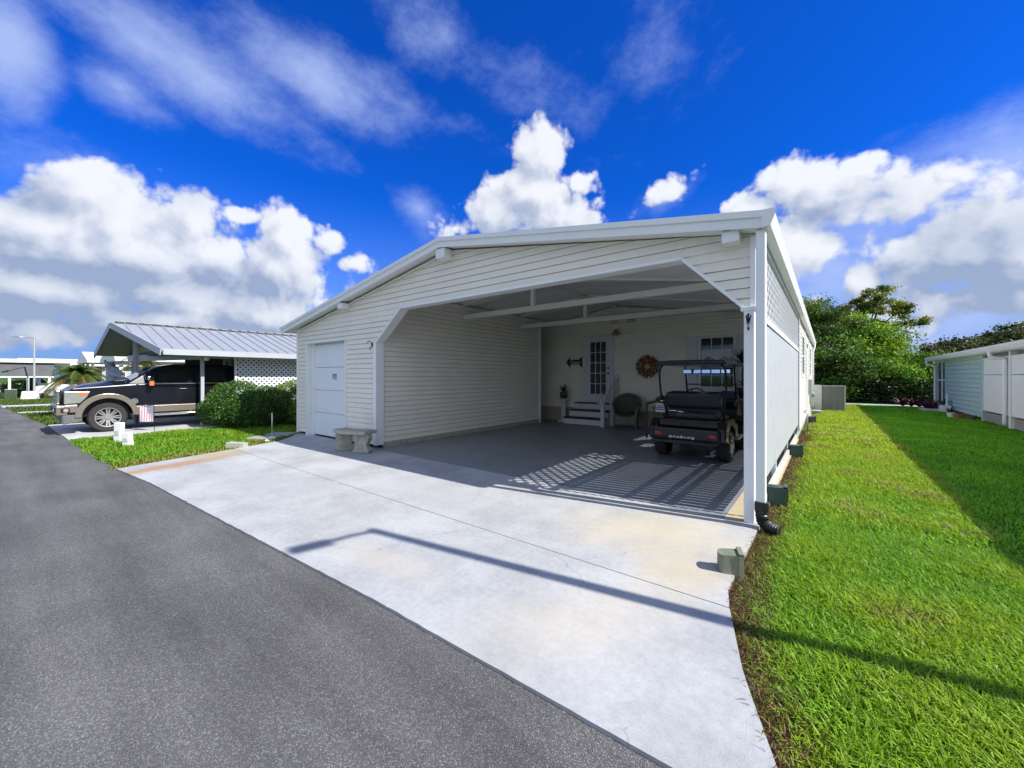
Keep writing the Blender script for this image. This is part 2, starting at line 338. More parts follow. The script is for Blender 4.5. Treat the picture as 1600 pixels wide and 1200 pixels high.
def asphalt_material():
    m = bpy.data.materials.new('asphalt'); m.use_nodes = True; n, l = m.node_tree.nodes, m.node_tree.links; b = n['Principled BSDF']; b.inputs['Roughness'].default_value = .82; b.inputs['Specular IOR Level'].default_value = .35
    tc = n.new('ShaderNodeTexCoord')
    v = n.new('ShaderNodeTexVoronoi'); v.inputs['Scale'].default_value = 210; l.new(tc.outputs['Object'], v.inputs['Vector'])
    big = n.new('ShaderNodeTexNoise'); big.inputs['Scale'].default_value = .9; big.inputs['Detail'].default_value = 7; l.new(tc.outputs['Object'], big.inputs['Vector'])
    sp = n.new('ShaderNodeSeparateColor'); l.new(v.outputs['Color'], sp.inputs[0])
    r = n.new('ShaderNodeValToRGB'); e = r.color_ramp.elements; e[0].position = 0; e[0].color = (.074, .073, .073, 1); e[1].position = 1; e[1].color = (.27, .265, .26, 1)
    q = e.new(.55); q.color = (.108, .106, .105, 1); q = e.new(.85); q.color = (.155, .152, .15, 1)
    l.new(sp.outputs[0], r.inputs[0])
    mr = n.new('ShaderNodeMapRange'); mr.inputs['From Min'].default_value = .3; mr.inputs['From Max'].default_value = .7; mr.inputs['To Min'].default_value = .78; mr.inputs['To Max'].default_value = 1.22; l.new(big.outputs['Fac'], mr.inputs[0])
    x = n.new('ShaderNodeMix'); x.data_type = 'RGBA'; x.blend_type = 'MULTIPLY'; x.inputs[0].default_value = 1; l.new(r.outputs[0], x.inputs[6]); l.new(mr.outputs[0], x.inputs[7])
    mp = n.new('ShaderNodeMapping'); mp.inputs['Scale'].default_value = (.16, 1.5, 1); l.new(tc.outputs['Object'], mp.inputs['Vector'])     # wear lanes and drag streaks along the road
    st = n.new('ShaderNodeTexNoise'); st.inputs['Scale'].default_value = 1.6; st.inputs['Detail'].default_value = 8; st.inputs['Roughness'].default_value = .62; l.new(mp.outputs[0], st.inputs['Vector'])
    m2 = n.new('ShaderNodeMapRange'); m2.inputs['From Min'].default_value = .32; m2.inputs['From Max'].default_value = .68; m2.inputs['To Min'].default_value = .74; m2.inputs['To Max'].default_value = 1.24; l.new(st.outputs['Fac'], m2.inputs[0])
    y = n.new('ShaderNodeMix'); y.data_type = 'RGBA'; y.blend_type = 'MULTIPLY'; y.inputs[0].default_value = 1; l.new(x.outputs[2], y.inputs[6]); l.new(m2.outputs[0], y.inputs[7])
    l.new(y.outputs[2], b.inputs['Base Color'])
    bp = n.new('ShaderNodeBump'); bp.inputs['Strength'].default_value = .8; bp.inputs['Distance'].default_value = .006; l.new(v.outputs['Distance'], bp.inputs['Height']); bp.invert = True; l.new(bp.outputs[0], b.inputs['Normal'])
    return m
rd = MB(); xs = list(np.arange(-60, 60.1, 1.0))
def wob(x): return .018 * mnoise.noise(Vector((x * 2.3, 0, 3))) + .03 * mnoise.noise(Vector((x * .6, 5, 3)))
xs = list(np.arange(-60, -16, 2.0)) + list(np.arange(-16, 4, .12)) + list(np.arange(4, 61, 2.0))
for a, b in zip(xs[:-1], xs[1:]): rd.quad((a, ry(a) - 8, -.02), (b, ry(b) - 8, -.02), (b, ry(b) + .055 + wob(b), -.02), (a, ry(a) + .055 + wob(a), -.02))
tag(rd.build('road', asphalt_material()), kind='structure')

def concrete_material(name, base, stains=True):
    m = bpy.data.materials.new(name); m.use_nodes = True; n, l = m.node_tree.nodes, m.node_tree.links; b = n['Principled BSDF']; b.inputs['Roughness'].default_value = .8; b.inputs['Specular IOR Level'].default_value = .3
    tc = n.new('ShaderNodeTexCoord')
    def noise(s, d=6, rg=.6):
        q = n.new('ShaderNodeTexNoise'); q.inputs['Scale'].default_value = s; q.inputs['Detail'].default_value = d; q.inputs['Roughness'].default_value = rg; l.new(tc.outputs['Object'], q.inputs['Vector']); return q.outputs['Fac']
    def mr(v, a, c, x, y):
        q = n.new('ShaderNodeMapRange'); q.interpolation_type = 'SMOOTHSTEP'; q.inputs['From Min'].default_value = a; q.inputs['From Max'].default_value = c; q.inputs['To Min'].default_value = x; q.inputs['To Max'].default_value = y; l.new(v, q.inputs[0]); return q.outputs[0]
    def mixn(f, a, c, t='MIX'):
        q = n.new('ShaderNodeMix'); q.data_type = 'RGBA'; q.blend_type = t
        for s_, v in ((q.inputs[0], f), (q.inputs[6], a), (q.inputs[7], c)):
            if isinstance(v, tuple): s_.default_value = (*v, 1)
            elif isinstance(v, (float, int)): s_.default_value = v
            else: l.new(v, s_)
        return q.outputs[2]
    c = mixn(mr(noise(1.3, 8, .65), .33, .67, 0, 1), tuple(x * .84 for x in base), tuple(x * 1.1 for x in base))
    c = mixn(1.0, c, mr(noise(190, 3, .7), .3, .7, .84, 1.15), 'MULTIPLY')
    c = mixn(1.0, c, mr(noise(22, 5, .7), .3, .7, .92, 1.07), 'MULTIPLY')
    pit = n.new('ShaderNodeTexVoronoi'); pit.inputs['Scale'].default_value = 34; l.new(tc.outputs['Object'], pit.inputs['Vector'])
    c = mixn(mr(pit.outputs['Distance'], .05, .10, .45, 0), c, tuple(x * .5 for x in base))
    if stains:
        def stain(loc, rot, sc, col, lo, hi, amt, ns):
            mp = n.new('ShaderNodeMapping'); mp.vector_type = 'TEXTURE'; mp.inputs['Location'].default_value = loc; mp.inputs['Rotation'].default_value = (0, 0, rot); mp.inputs['Scale'].default_value = sc; l.new(tc.outputs['Object'], mp.inputs['Vector'])
            ln = n.new('ShaderNodeVectorMath'); ln.operation = 'LENGTH'; l.new(mp.outputs[0], ln.inputs[0])
            q = n.new('ShaderNodeMath'); q.operation = 'MULTIPLY_ADD'; q.inputs[1].default_value = 1.4; l.new(noise(ns, 6, .7), q.inputs[0]); q.inputs[2].default_value = -.7
            w = n.new('ShaderNodeMath'); w.operation = 'SUBTRACT'; l.new(q.outputs[0], w.inputs[0]); l.new(ln.outputs['Value'], w.inputs[1])
            return mixn(mr(w.outputs[0], lo, hi, 0, amt), c, col)
        c = stain((-8.65, 1.75, 0), R(104), (1.35, .30, 9), (.36, .19, .085), -1.1, -.2, .8, 3.0)
        c = stain((-9.2, 2.55, 0), R(104), (.7, .35, 9), (.36, .29, .12), -1.1, -.3, .7, 4.0)
        c = stain((-1.3, 3.9, 0), R(20), (1.1, .7, 9), (.56, .47, .30), -1.2, -.1, .5, 2.5)
        c = stain((-.9, 3.2, 0), R(0), (.5, .5, 9), (.55, .45, .26), -1.2, -.1, .45, 3.5)
        c = stain((-1.2, 2.2, 0), R(60), (.9, .5, 9), (.55, .48, .36), -1.2, -.1, .35, 2.5)
        c = stain((-2.9, 1.9, 0), R(10), (.8, .25, 9), (.47, .42, .36), -1.1, -.1, .5, 3.5)
        c = stain((-6.2, 2.2, 0), R(15), (1.5, .5, 9), (.34, .35, .37), -1.2, -.1, .6, 2.5)
        c = stain((-4.3, 3.6, 0), R(170), (1.6, .5, 9), (.36, .37, .38), -1.2, -.1, .5, 2.5)
    if stains:      # hairline cracks
        wv = n.new('ShaderNodeTexNoise'); wv.inputs['Scale'].default_value = 2.5; wv.inputs['Detail'].default_value = 6; l.new(tc.outputs['Object'], wv.inputs['Vector'])
        wa = n.new('ShaderNodeVectorMath'); wa.operation = 'MULTIPLY_ADD'; wa.inputs[1].default_value = (.5, .5, 0); l.new(wv.outputs['Color'], wa.inputs[0]); l.new(tc.outputs['Object'], wa.inputs[2])
        cr = n.new('ShaderNodeTexVoronoi'); cr.feature = 'DISTANCE_TO_EDGE'; cr.voronoi_dimensions = '2D'; cr.inputs['Scale'].default_value = .38; l.new(wa.outputs[0], cr.inputs['Vector'])
        ck = n.new('ShaderNodeMath'); ck.operation = 'MULTIPLY'; l.new(mr(cr.outputs['Distance'], .0008, .0022, .38, 0), ck.inputs[0]); l.new(mr(noise(.8, 2), .46, .58, 0, 1), ck.inputs[1])
        c = mixn(ck.outputs[0], c, tuple(x * .25 for x in base))
    l.new(c, b.inputs['Base Color'])
    bp = n.new('ShaderNodeBump'); bp.inputs['Strength'].default_value = .35; bp.inputs['Distance'].default_value = .004; l.new(noise(150, 4), bp.inputs['Height']); l.new(bp.outputs[0], b.inputs['Normal'])
    return m
conc = concrete_material('driveway_concrete', (.375, .385, .395))
conc2 = concrete_material('path_concrete', (.45, .46, .47), False)
def lx(y): return interp(y, [(1.0, -9.02), (1.07, -9.04), (2.9, -9.62), (3.99, -10.03), (4.5, -10.6), (4.78, -11.0)])
def rx(y): return interp(y, [(1.5, -.04), (1.7, -.1), (2.3, -.33), (3.1, -.55), (4.8, -.53)])
dv = MB(); g = .0045
def slab(x0, x1, y0, y1):       # x or y given as a function follows the driveway's own edge
    yy = []
    xa = x0 if callable(x0) else (lambda y: x0 + g); xb = x1 if callable(x1) else (lambda y: x1 - g)
    nseg = 24
    if callable(y0):
        left, right = (x0(1.1) if callable(x0) else x0 + g), (x1(1.55) if callable(x1) else x1 - g)
        bot = [(x, y0(x) + .03 + .008 * mnoise.noise(Vector((x * 9, 1, 0)))) for x in np.linspace(left, right, nseg)]
        ytop = y1 - g
        rs = [(xb(y), y) for y in np.linspace(bot[-1][1], ytop, 8)[1:]]; ls = [(xa(y), y) for y in np.linspace(ytop, bot[0][1], 8)[:-1]]
        poly = bot + rs + ls
    else:
        rs = [(xb(y), y) for y in np.linspace(y0 + g, y1, 8)]; ls = [(xa(y), y) for y in np.linspace(y1, y0 + g, 8)]
        poly = rs + ls
    dv.prism(poly, -.12, 0, 'z')
cuts = [lx, -7.95, -5.95, -4.1, -2.25, rx]
for a, b in zip(cuts[:-1], cuts[1:]):
    slab(a, b, ry, 2.9); slab(a, b, 2.9, 4.70)
slab(lambda y: -10.95, -7.38, 4.70, 4.86)
o = dv.build('driveway', conc); tag(o, kind='structure')
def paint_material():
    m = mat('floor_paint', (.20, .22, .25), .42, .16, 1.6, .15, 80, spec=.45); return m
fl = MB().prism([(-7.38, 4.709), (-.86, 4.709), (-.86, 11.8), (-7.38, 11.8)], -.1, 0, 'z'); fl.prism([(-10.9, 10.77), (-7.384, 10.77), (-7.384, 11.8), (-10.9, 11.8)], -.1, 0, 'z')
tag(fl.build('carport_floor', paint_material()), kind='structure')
beige = mat('bare_slab', (.42, .35, .22), .85, .12, 5, .3, 90)
tag(MB().box(-.856, -.53, 4.709, 6.0, -.1, 0).box(-.856, -.53, 6.006, 8.0, -.1, 0).box(-.856, -.53, 8.006, 11.8, -.1, 0).build('slab_edge', beige), kind='structure')
# neighbour's driveway, garden walk, far cross walks
nd = MB().prism([(-18.9, .78), (-14.25, .90), (-14.3, 8.5), (-18.9, 8.5)], -.1, -.004, 'z')
tag(nd.build('neighbour_driveway', conc2), kind='structure')
tag(MB().box(-3, 12, 28.3, 29.2, -.1, -.01).build('back_path', conc2), kind='structure')
tag(MB().prism([(-33.5, -.2), (-31.5, -.15), (-31.5, 14), (-33.5, 14)], -.1, -.01, 'z').prism([(-26.8, .25), (-26.0, .3), (-26.0, 14), (-26.8, 14)], -.1, -.01, 'z').build('far_driveways', conc2), kind='structure')

# ------------------------------------------------------------------ the house with its carport
H_ = thing('carport_house', (-5.5, 4.78, 0), 'cream sided house with a wide open white carport and low gable roof', 'house')
def ztop(x): return interp(x, [(-11.45, 2.80), (-5.19, 3.85), (-.50, 3.10)])
TH = .15
def zun(x): return ztop(x) - TH
def inv_l(z): return -11.45 + (z + TH - 2.80) * (6.26 / 1.05)
def inv_r(z): return -.50 - (z + TH - 3.10) * (4.69 / .75)
def siding(mb, intervals, zs, ze, course, to3, breaks, d0=.017, gv=.0068):
    z0 = zs
    while z0 < ze - 1e-4:
        z1 = min(z0 + course, ze); cs = sorted({z0, z1} | {b for b in breaks if z0 + 1e-3 < b < z1 - 1e-3})
        for a, b in zip(cs[:-1], cs[1:]):
            ia, ib = intervals(a + 1e-4), intervals(b - 1e-4)
            if len(ia) != len(ib): continue
            da, db = d0 * (1 - (a - z0) / course), d0 * (1 - (b - z0) / course)
            for (l0, r0), (l1, r1) in zip(ia, ib):
                if r0 - l0 < .003 and r1 - l1 < .003: continue
                if b > z1 - 1e-4 and b - a > .02:       # the shadow groove under the next course's lip
                    t = (b - a - gv) / (b - a); lm_, rm_, zm = l0 + (l1 - l0) * t, r0 + (r1 - r0) * t, a + (b - a) * t; dm = da + (db - da) * t
                    mb.quad(to3(l0, a, da), to3(r0, a, da), to3(rm_, zm, dm), to3(lm_, zm, dm))
                    mb.quad(to3(lm_, zm, dm), to3(rm_, zm, dm), to3(rm_, zm, -.02), to3(lm_, zm, -.02)); mb.quad(to3(lm_, zm, -.02), to3(rm_, zm, -.02), to3(r1, b, -.02), to3(l1, b, -.02))
                else: mb.quad(to3(l0, a, da), to3(r0, a, da), to3(r1, b, db), to3(l1, b, db))
        for (l0, r0) in intervals(z0 + 1e-4):
            if r0 - l0 > .003: mb.quad(to3(l0, z0, -.02), to3(r0, z0, -.02), to3(r0, z0, d0), to3(l0, z0, d0))
        z0 = z1
    return mb
def ivf(z):     # front gable: outline minus shed door and carport opening
    l, r = -10.95, -.60
    if z > zun(l): l = max(l, inv_l(z))
    if z > zun(r): r = min(r, inv_r(z))
    if l >= r: return []
    out = []
    if z < 2.36: out += [(l, -10.47), (-8.55, None)]
    else: out += [(l, None)]
    if z < 2.22: a, b = -7.36, -.67
    elif z < 2.85:
        t = (z - 2.22) / .63; a, b = -7.36 + t * .84, -.67 - t * .63
    else: a = b = None
    if a is not None: out[-1] = (out[-1][0], a); out.append((b, r))
    else: out[-1] = (out[-1][0], r)
    return out
brk = [2.36, 2.22, 2.85, zun(-10.95), zun(-.60), zun(-5.19) - .001]
fr = siding(MB(), ivf, .07, zun(-5.19) - .002, .107, lambda x, z, d: (x, 4.78 - d, z), brk)
fr.build('front_gable_wall', siding_m, H_)
# inner face of the front wall
siding(MB(), ivf, .07, zun(-5.19) - .002, .107, lambda x, z, d: (x, 4.90 + d, z), brk).build('gable_wall_lining', siding_in, H_)
# partition wall of the shed (faces the carport)
def ivp(z): return [(4.90, 10.77)]
siding(MB(), ivp, .11, zun(-7.38), .107, lambda y, z, d: (-7.38 + d, y, z), []).build('partition_wall', siding_in if False else siding_m, H_)
MB().box(-7.42, -7.352, 4.94, 10.77, -.02, .112).build('block_footing', concrete_b, H_)
MB().box(-7.45, -7.335, 10.75, 10.83, .0, zun(-7.4)).build('partition_end_trim', white, H_)
MB().box(-10.95, -7.45, 10.70, 10.80, 0, 2.7).build('shed_rear_wall', siding_in, H_)
# back wall with brick skirting
def ivb(z):
    l, r = -10.9, -.6
    if z > zun(l): l = max(l, inv_l(z))
    if z > zun(r): r = min(r, inv_r(z))
    out = [(l, r)]
    if .62 < z < 2.79: out = [(l, -6.27), (-5.22, r)]
    if 1.2 < z < 2.55: out = out[:-1] + [(out[-1][0], -2.72), (-1.90, r)]
    return out
siding(MB(), ivb, .46, zun(-5.19) - .002, .107, lambda x, z, d: (x, 11.8 - d, z), [.62, 2.79, 1.2, 2.55, zun(-10.9), zun(-.6)]).build('back_wall', siding_in, H_)
bk = MB()
for i in range(6):
    x = -10.9 + (i % 2) * .1
    while x < -.7:
        bk.box(x, min(x + .195, -.6), 11.765 + random.uniform(0, .012), 11.85, i * .075 + .005, i * .075 + .07)
        x += .205
bk.build('brick_skirting', brick_m, H_)
MB().box(-10.9, -.6, 11.80, 11.9, -.02, .46).build('mortar_backing', mat('mortar', (.2, .19, .16), .9), H_)
# left outside wall, right outside wall of the living part
siding(MB(), lambda z: [(4.86, 23)], .07, zun(-10.95), .107, lambda y, z, d: (-10.95 - d, y, z), []).build('side_wall', siding_m, H_)
def ivr(z):
    if 1.55 < z < 2.62: return [(11.85, 13.3), (14.3, 16.2), (17.2, 19.6), (20.6, 22.9)]
    return [(11.85, 22.9)]
siding(MB(), ivr, .18, zun(-.5), .107, lambda y, z, d: (-.55 + d, y, z), [1.55, 2.62]).build('side_wall', siding_m, H_)
MB().box(-.66, -.575, 11.85, 22.9, -.05, .20).build('skirting', concrete_b, H_)
siding(MB(), lambda z: [(-10.95 if z < zun(-10.95) else max(-10.95, inv_l(z)), -.56 if z < zun(-.56) else min(-.56, inv_r(z)))], .1, zun(-5.19) - .01, .107, lambda x, z, d: (x, 23 + d, z), [zun(-10.95), zun(-.56)]).build('rear_wall', siding_m, H_)
for y0, y1 in ((13.3, 14.3), (16.2, 17.2), (19.6, 20.6)):
    w = MB()
    for a, b, c, d in ((y0 - .06, y1 + .06, 1.49, 1.56), (y0 - .06, y1 + .06, 2.60, 2.67), (y0 - .06, y0 + .01, 1.56, 2.60), (y1 - .01, y1 + .06, 1.56, 2.60)): w.box(-.56, -.515, a, b, c, d)
    w.box(-.555, -.535, y0 + .01, y1 - .01, 2.06, 2.10); f = w.build('window', white, H_)
    MB().box(-.60, -.565, y0, y1, 1.55, 2.62).build('pane', dark_glass, f)
for y in (11.84, 15.2, 18.4, 22.85): MB().box(-.57, -.515, y, y + .12, .18, zun(-.5)).build('wall_post', white, H_)
# roof
rf = MB()
prof = [(-11.45, 2.80), (-5.19, 3.85), (-.50, 3.10), (-.50, 2.96), (-5.19, 3.73), (-11.45, 2.68)]
rf.prism(prof, 4.58, 23.3, 'y')
rf.build('roof', white, H_)
rb = MB()
for k in range(26):        # ceiling pan ribs seen from under the carport
    y = 5.2 + k * .305
    if y > 11.7: break
    for (xa, xb) in ((-7.36, -5.22), (-5.16, -.62)): rb.bar((xa, y, zun(xa) + .028), (xb, y, zun(xb) + .028), .02, .012)
rb.build('ceiling_ribs', ceil_m, H_)
cl = MB()
for (xa, xb) in ((-7.37, -5.19), (-5.19, -.60)): cl.quad((xa, 4.92, zun(xa) + .026), (xb, 4.92, zun(xb) + .026), (xb, 11.78, zun(xb) + .026), (xa, 11.78, zun(xa) + .026))
cl.build('ceiling', ceil_m, H_)
fa = MB()
for (xa, xb) in ((-11.45, -5.19), (-5.19, -.50)):
    for (ya, yb, zt, zb) in ((4.555, 4.578, .012, -TH), (4.535, 4.556, .016, -.05)):
        p = [(xa, ztop(xa) + zt), (xb, ztop(xb) + zt), (xb, ztop(xb) + zb), (xa, ztop(xa) + zb)]
        fa.prism(p, ya, yb, 'y')
fa.build('front_fascia', white, H_)
gt = MB().prism([(-.50, 3.115), (-.40, 3.115), (-.385, 3.06), (-.425, 2.955), (-.50, 2.945)], 4.535, 23.3, 'y'); gt.build('gutter', white, H_)
MB().prism([(-11.45, 2.82), (-11.55, 2.82), (-11.55, 2.73), (-11.45, 2.67)], 4.535, 23.3, 'y').build('gutter', white, H_)
# outlooker brackets under the rake
MB().box(-5.30, -5.08, 4.58, 4.77, 3.52, 3.685).build('rake_bracket', white, H_, .006)
MB().box(-8.60, -8.42, 4.58, 4.77, 3.01, 3.13).build('rake_bracket', white, H_, .006)
MB().box(-.86, -.70, 4.60, 4.77, 2.88, 3.0).build('rake_bracket', white, H_, .006)
# conduit along the left rake
MB().tube([(x, 4.745, zun(x) - .05) for x in (-10.8, -8, -5.5)], .012).build('rake_cord', white, H_)
# trim of the opening
tr = MB()
P0 = [(-7.36, .06), (-7.36, 2.22), (-6.52, 2.85), (-1.30, 2.85), (-.67, 2.22)]
for a, b in zip(P0[1:-1], P0[2:]): tr.bar((a[0], 4.84, a[1] - .012), (b[0], 4.84, b[1] - .012), .20, .035, up=(0, 0, 1))
tr.build('opening_trim', white, H_)
MB().box(-7.44, -7.335, 4.735, 4.93, .06, 2.225).build('opening_post', white, H_, .006)
MB().box(-.672, -.578, 4.70, 4.80, 0, 2.20).box(-.70, -.56, 4.69, 4.81, 2.17, 2.215).build('opening_post', white, H_, .005)
MB().box(-.62, -.575, 4.75, 4.79, 2.22, 2.95).build('corner_trim', white, H_)
MB().box(-10.99, -10.90, 4.735, 4.86, .03, zun(-10.95)).build('corner_trim', white, H_, .005)
# tie beams with king posts
for y in (7.34, 9.82):
    b = MB().box(-7.36, -.62, y - .045, y + .045, 2.965, 3.085).build('tie_beam', beam_m, H_, .004)
    MB().box(-5.235, -5.145, y - .04, y + .04, 3.085, zun(-5.19) + .02).build('king_post', beam_m, b)
    rft = MB()
    for xa, xb in ((-7.36, -5.19), (-5.19, -.62)): rft.bar((xa, y, zun(xa) + .005), (xb, y, zun(xb) + .005), .07, .05)
    rft.build('rafter', ceil_m, b)
MB().box(-5.25, -5.13, 4.92, 11.78, zun(-5.19) - .06, zun(-5.19) + .02).build('ridge_beam', ceil_m, H_)
# shed door
d = MB()
for k in range(4): d.box(-10.30, -8.58, 4.90, 4.94, .03 + k * .565, .03 + k * .565 + .556)
dd = d.build('shed_door', doorw, H_, .004)
tx = textmesh('192', .19, lambda x, y, z: (-9.33 + x * .78, 4.895 - z, 1.485 + y)); tx.build('house_number', mat('number_black', (.02, .02, .025), .4), dd)
MB().box(-10.3, -8.58, 4.91, 4.95, .0, .03).build('door_seal', black, dd)
MB().box(-10.32, -8.56, 4.945, 4.98, .0, 2.36).build('door_backing', doorw, dd)
df = MB().box(-10.49, -10.30, 4.87, 4.935, 0, 2.36).box(-10.49, -10.42, 4.742, 4.87, 0, 2.38).box(-8.58, -8.53, 4.742, 4.94, 0, 2.38).box(-10.42, -8.58, 4.742, 4.94, 2.33, 2.38)
df.build('door_frame', white, dd)
# entry door with fifteen panes
ed = MB().box(-6.14, -6.03, 11.74, 11.79, .66, 2.70).box(-5.49, -5.32, 11.74, 11.79, .66, 2.70).box(-6.03, -5.49, 11.74, 11.79, 2.60, 2.70).box(-6.03, -5.49, 11.74, 11.79, .66, .93)
for i in (1, 2): ed.box(-6.03 + .18 * i - .011, -6.03 + .18 * i + .011, 11.742, 11.78, .93, 2.60)
for i in range(1, 5): ed.box(-6.03, -5.49, 11.744, 11.778, .93 + .334 * i - .011, .93 + .334 * i + .011)
ed_w = mat('entry_door_white', (.62, .64, .70), .4, .02, 2)
e = ed.build('entry_door', ed_w, H_)
MB().box(-6.03, -5.49, 11.765, 11.775, .93, 2.60).build('pane', dark_glass, e)
MB().box(-6.27, -6.14, 11.72, 11.80, .62, 2.79).box(-5.32, -5.22, 11.72, 11.80, .62, 2.79).box(-6.14, -5.32, 11.72, 11.80, 2.70, 2.79).build('door_casing', ed_w, e)
MB().tube([(-5.40, 11.735, 1.60), (-5.40, 11.69, 1.60), (-5.47, 11.685, 1.60)], .012).lathe([(.028, 0), (.028, .02)], (-5.40, 11.72, 1.60), 12, 'y').build('door_handle', black, e, smooth=True)
MB().lathe([(.03, 0), (.028, .03)], (-5.40, 11.71, 1.76), 12, 'y').build('deadbolt', black, e)
# carport window with shutters and swag curtain
wf = MB().box(-2.78, -2.70, 11.74, 11.80, 1.15, 2.60).box(-1.92, -1.84, 11.74, 11.80, 1.15, 2.60).box(-2.70, -1.92, 11.74, 11.80, 2.53, 2.60).box(-2.70, -1.92, 11.74, 11.80, 1.15, 1.22).box(-2.70, -1.92, 11.75, 11.79, 1.84, 1.89)
for i in (1, 2): wf.box(-2.70 + .26 * i - .012, -2.70 + .26 * i + .012, 11.752, 11.785, 1.22, 2.53)
for z in (1.53, 2.21): wf.box(-2.70, -1.92, 11.754, 11.783, z - .012, z + .012)
f = wf.build('carport_window', ed_w, H_)
MB().box(-2.70, -1.92, 11.775, 11.785, 1.2, 2.54).build('pane', dark_glass, f)
sw = MB(); n_ = 26
for i in range(n_):
    x0, x1 = -2.69 + .76 * i / n_, -2.69 + .76 * (i + 1) / n_
    fold = lambda x: 11.755 + .012 * math.sin((x * 7 + .0) * 9)
    low = lambda x: 1.93 + .10 * math.sin((x + 2.69) / .76 * math.pi * 2) ** 2
    sw.quad((x0, fold(x0), low(x0)), (x1, fold(x1), low(x1)), (x1, fold(x1 + .03), 2.19), (x0, fold(x0 + .03), 2.19))
sw.build('swag_curtain', mat('sheer_curtain', (.62, .63, .70), .7, .15, 30), f)
for x in (-3.08, -1.82):
    s = MB().box(x, x + .28, 11.765, 11.795, 1.15, 2.60)
    for k in range(22): s.bar((x + .03, 11.757, 1.22 + k * .06), (x + .25, 11.757, 1.22 + k * .06), .012, .036)
    s.build('shutter', ed_w, H_)
# gable vents, wall lamp
for x in (-5.38, -4.83):
    v = MB().box(x, x + .33, 11.75, 11.80, 3.12, 3.34)
    vv = v.build('wall_vent', siding_in, H_)
    sl_ = MB()
    for k in range(5): sl_.bar((x + .03, 11.742, 3.15 + k * .038), (x + .30, 11.742, 3.15 + k * .038), .02, .006, up=(0, -1, 1))
    sl_.build('louvre', mat('vent_grey', (.22, .22, .2), .6), vv)
lm = MB().box(-5.22, -5.02, 11.72, 11.79, 2.82, 3.02).build('wall_lamp', siding_in, H_)
MB().lathe([(.02, .16), (.06, .13), (.07, .05), (.14, 0), (.13, -.02)], (-5.10, 11.62, 2.80), 16).build('lamp_shade', mat('brass', (.30, .26, .16), .3, metal=.8), lm, smooth=True)
MB().ell((-5.10, 11.62, 2.79), .06, .06, .05).build('bulb_globe', mat('frosted', (.6, .58, .5), .3), lm, smooth=True)
# side screen: vertical boards, rails, lattice
br = MB(); y = 4.98; gaps = (7.22, 9.46)
while y < 11.74:
    br.box(-.560, -.548, y, y + .102, .33, 2.13); y += .12
br.build('screen_boards', mat('screen_white', (.44, .465, .49), .55, .06, 4), H_)
rl = MB()
for z in (.42, .80, .95, 1.28, 1.98): rl.box(-.60, -.569, 4.95, 11.8, z - (.035 if z != 1.28 else .03), z + .035)
rl.build('screen_rails', white, H_)
for yy in (7.2, 9.45): MB().box(-.66, -.601, yy - .045, yy + .045, 0, 2.95).build('screen_post', white, H_)
MB().box(-.60, -.53, 4.84, 11.8, 2.10, 2.16).box(-.60, -.53, 4.84, 11.8, 2.90, 3.0).build('lattice_frame', white, H_)
lt = MB(); sp = .175; w = .042
def strip(c, sgn, xo):   # one diagonal strip clipped to the lattice frame
    z0, z1, y0, y1 = 2.15, 2.92, 4.86, 11.8
    a = (c, z0); b = (c + sgn * (z1 - z0), z1)
    t0, t1 = 0, 1
    for v, dv_ in ((a[0], b[0] - a[0]),):
        for lim, s_ in ((y0, 1), (y1, -1)):
            q = (lim - v) / dv_
            if dv_ * s_ > 0: t0 = max(t0, q)
            else: t1 = min(t1, q)
    if t1 - t0 < .02: return
    f = lambda t: (xo, a[0] + (b[0] - a[0]) * t, a[1] + (b[1] - a[1]) * t)
    lt.bar(f(t0), f(t1), w, .006, up=(1, 0, 0))
c = 3.9
while c < 12.8:
    strip(c, 1, -.555); strip(c, -1, -.549); c += sp
lt.build('lattice', mat('lattice_white', (.58, .60, .62), .55, .05, 4), H_)
MB().box(-.60, -.56, 5.2, 11.8, -.06, .10).build('low_curb', mat('curb_grey', (.5, .5, .48), .8, .1, 4, .3), H_)
# front corner downspout with elbow; far downspout
MB().box(-.555, -.470, 4.60, 4.68, .18, 2.95).build('downspout', white, H_, .01)
bt = MB(); hk = MB()
for hx, hy in ((-.625, 4.69),):
    hk.tube([(hx, hy, 2.13), (hx, hy - .05, 2.13), (hx, hy - .06, 2.10)], .008); hk.ell((hx, hy - .03, 2.07), .014, .014, .035); hk.tube([(hx - .02, hy - .03, 2.12), (hx, hy - .045, 1.98), (hx + .02, hy - .03, 2.12)], .006); hk.ell((hx, hy - .03, 1.985), .010, .010, .02)
hk.build('post_hook', iron, H_, smooth=True)
hk2 = MB().tube([(-7.48, 4.75, 2.20), (-7.48, 4.66, 2.24), (-7.52, 4.64, 2.19)], .008).tube([(-7.48, 4.75, 2.13), (-7.48, 4.69, 2.10), (-7.46, 4.68, 2.05)], .008).ell((-7.48, 4.74, 2.16), .03, .012, .04)
hk2.build('post_hook', iron, H_, smooth=True)
MB().tube([(-.44, 22.9, 2.98), (-.44, 22.9, 2.85), (-.50, 22.9, 2.62), (-.50, 22.9, .1)], .04, 10).build('downspout', white, H_, smooth=True)
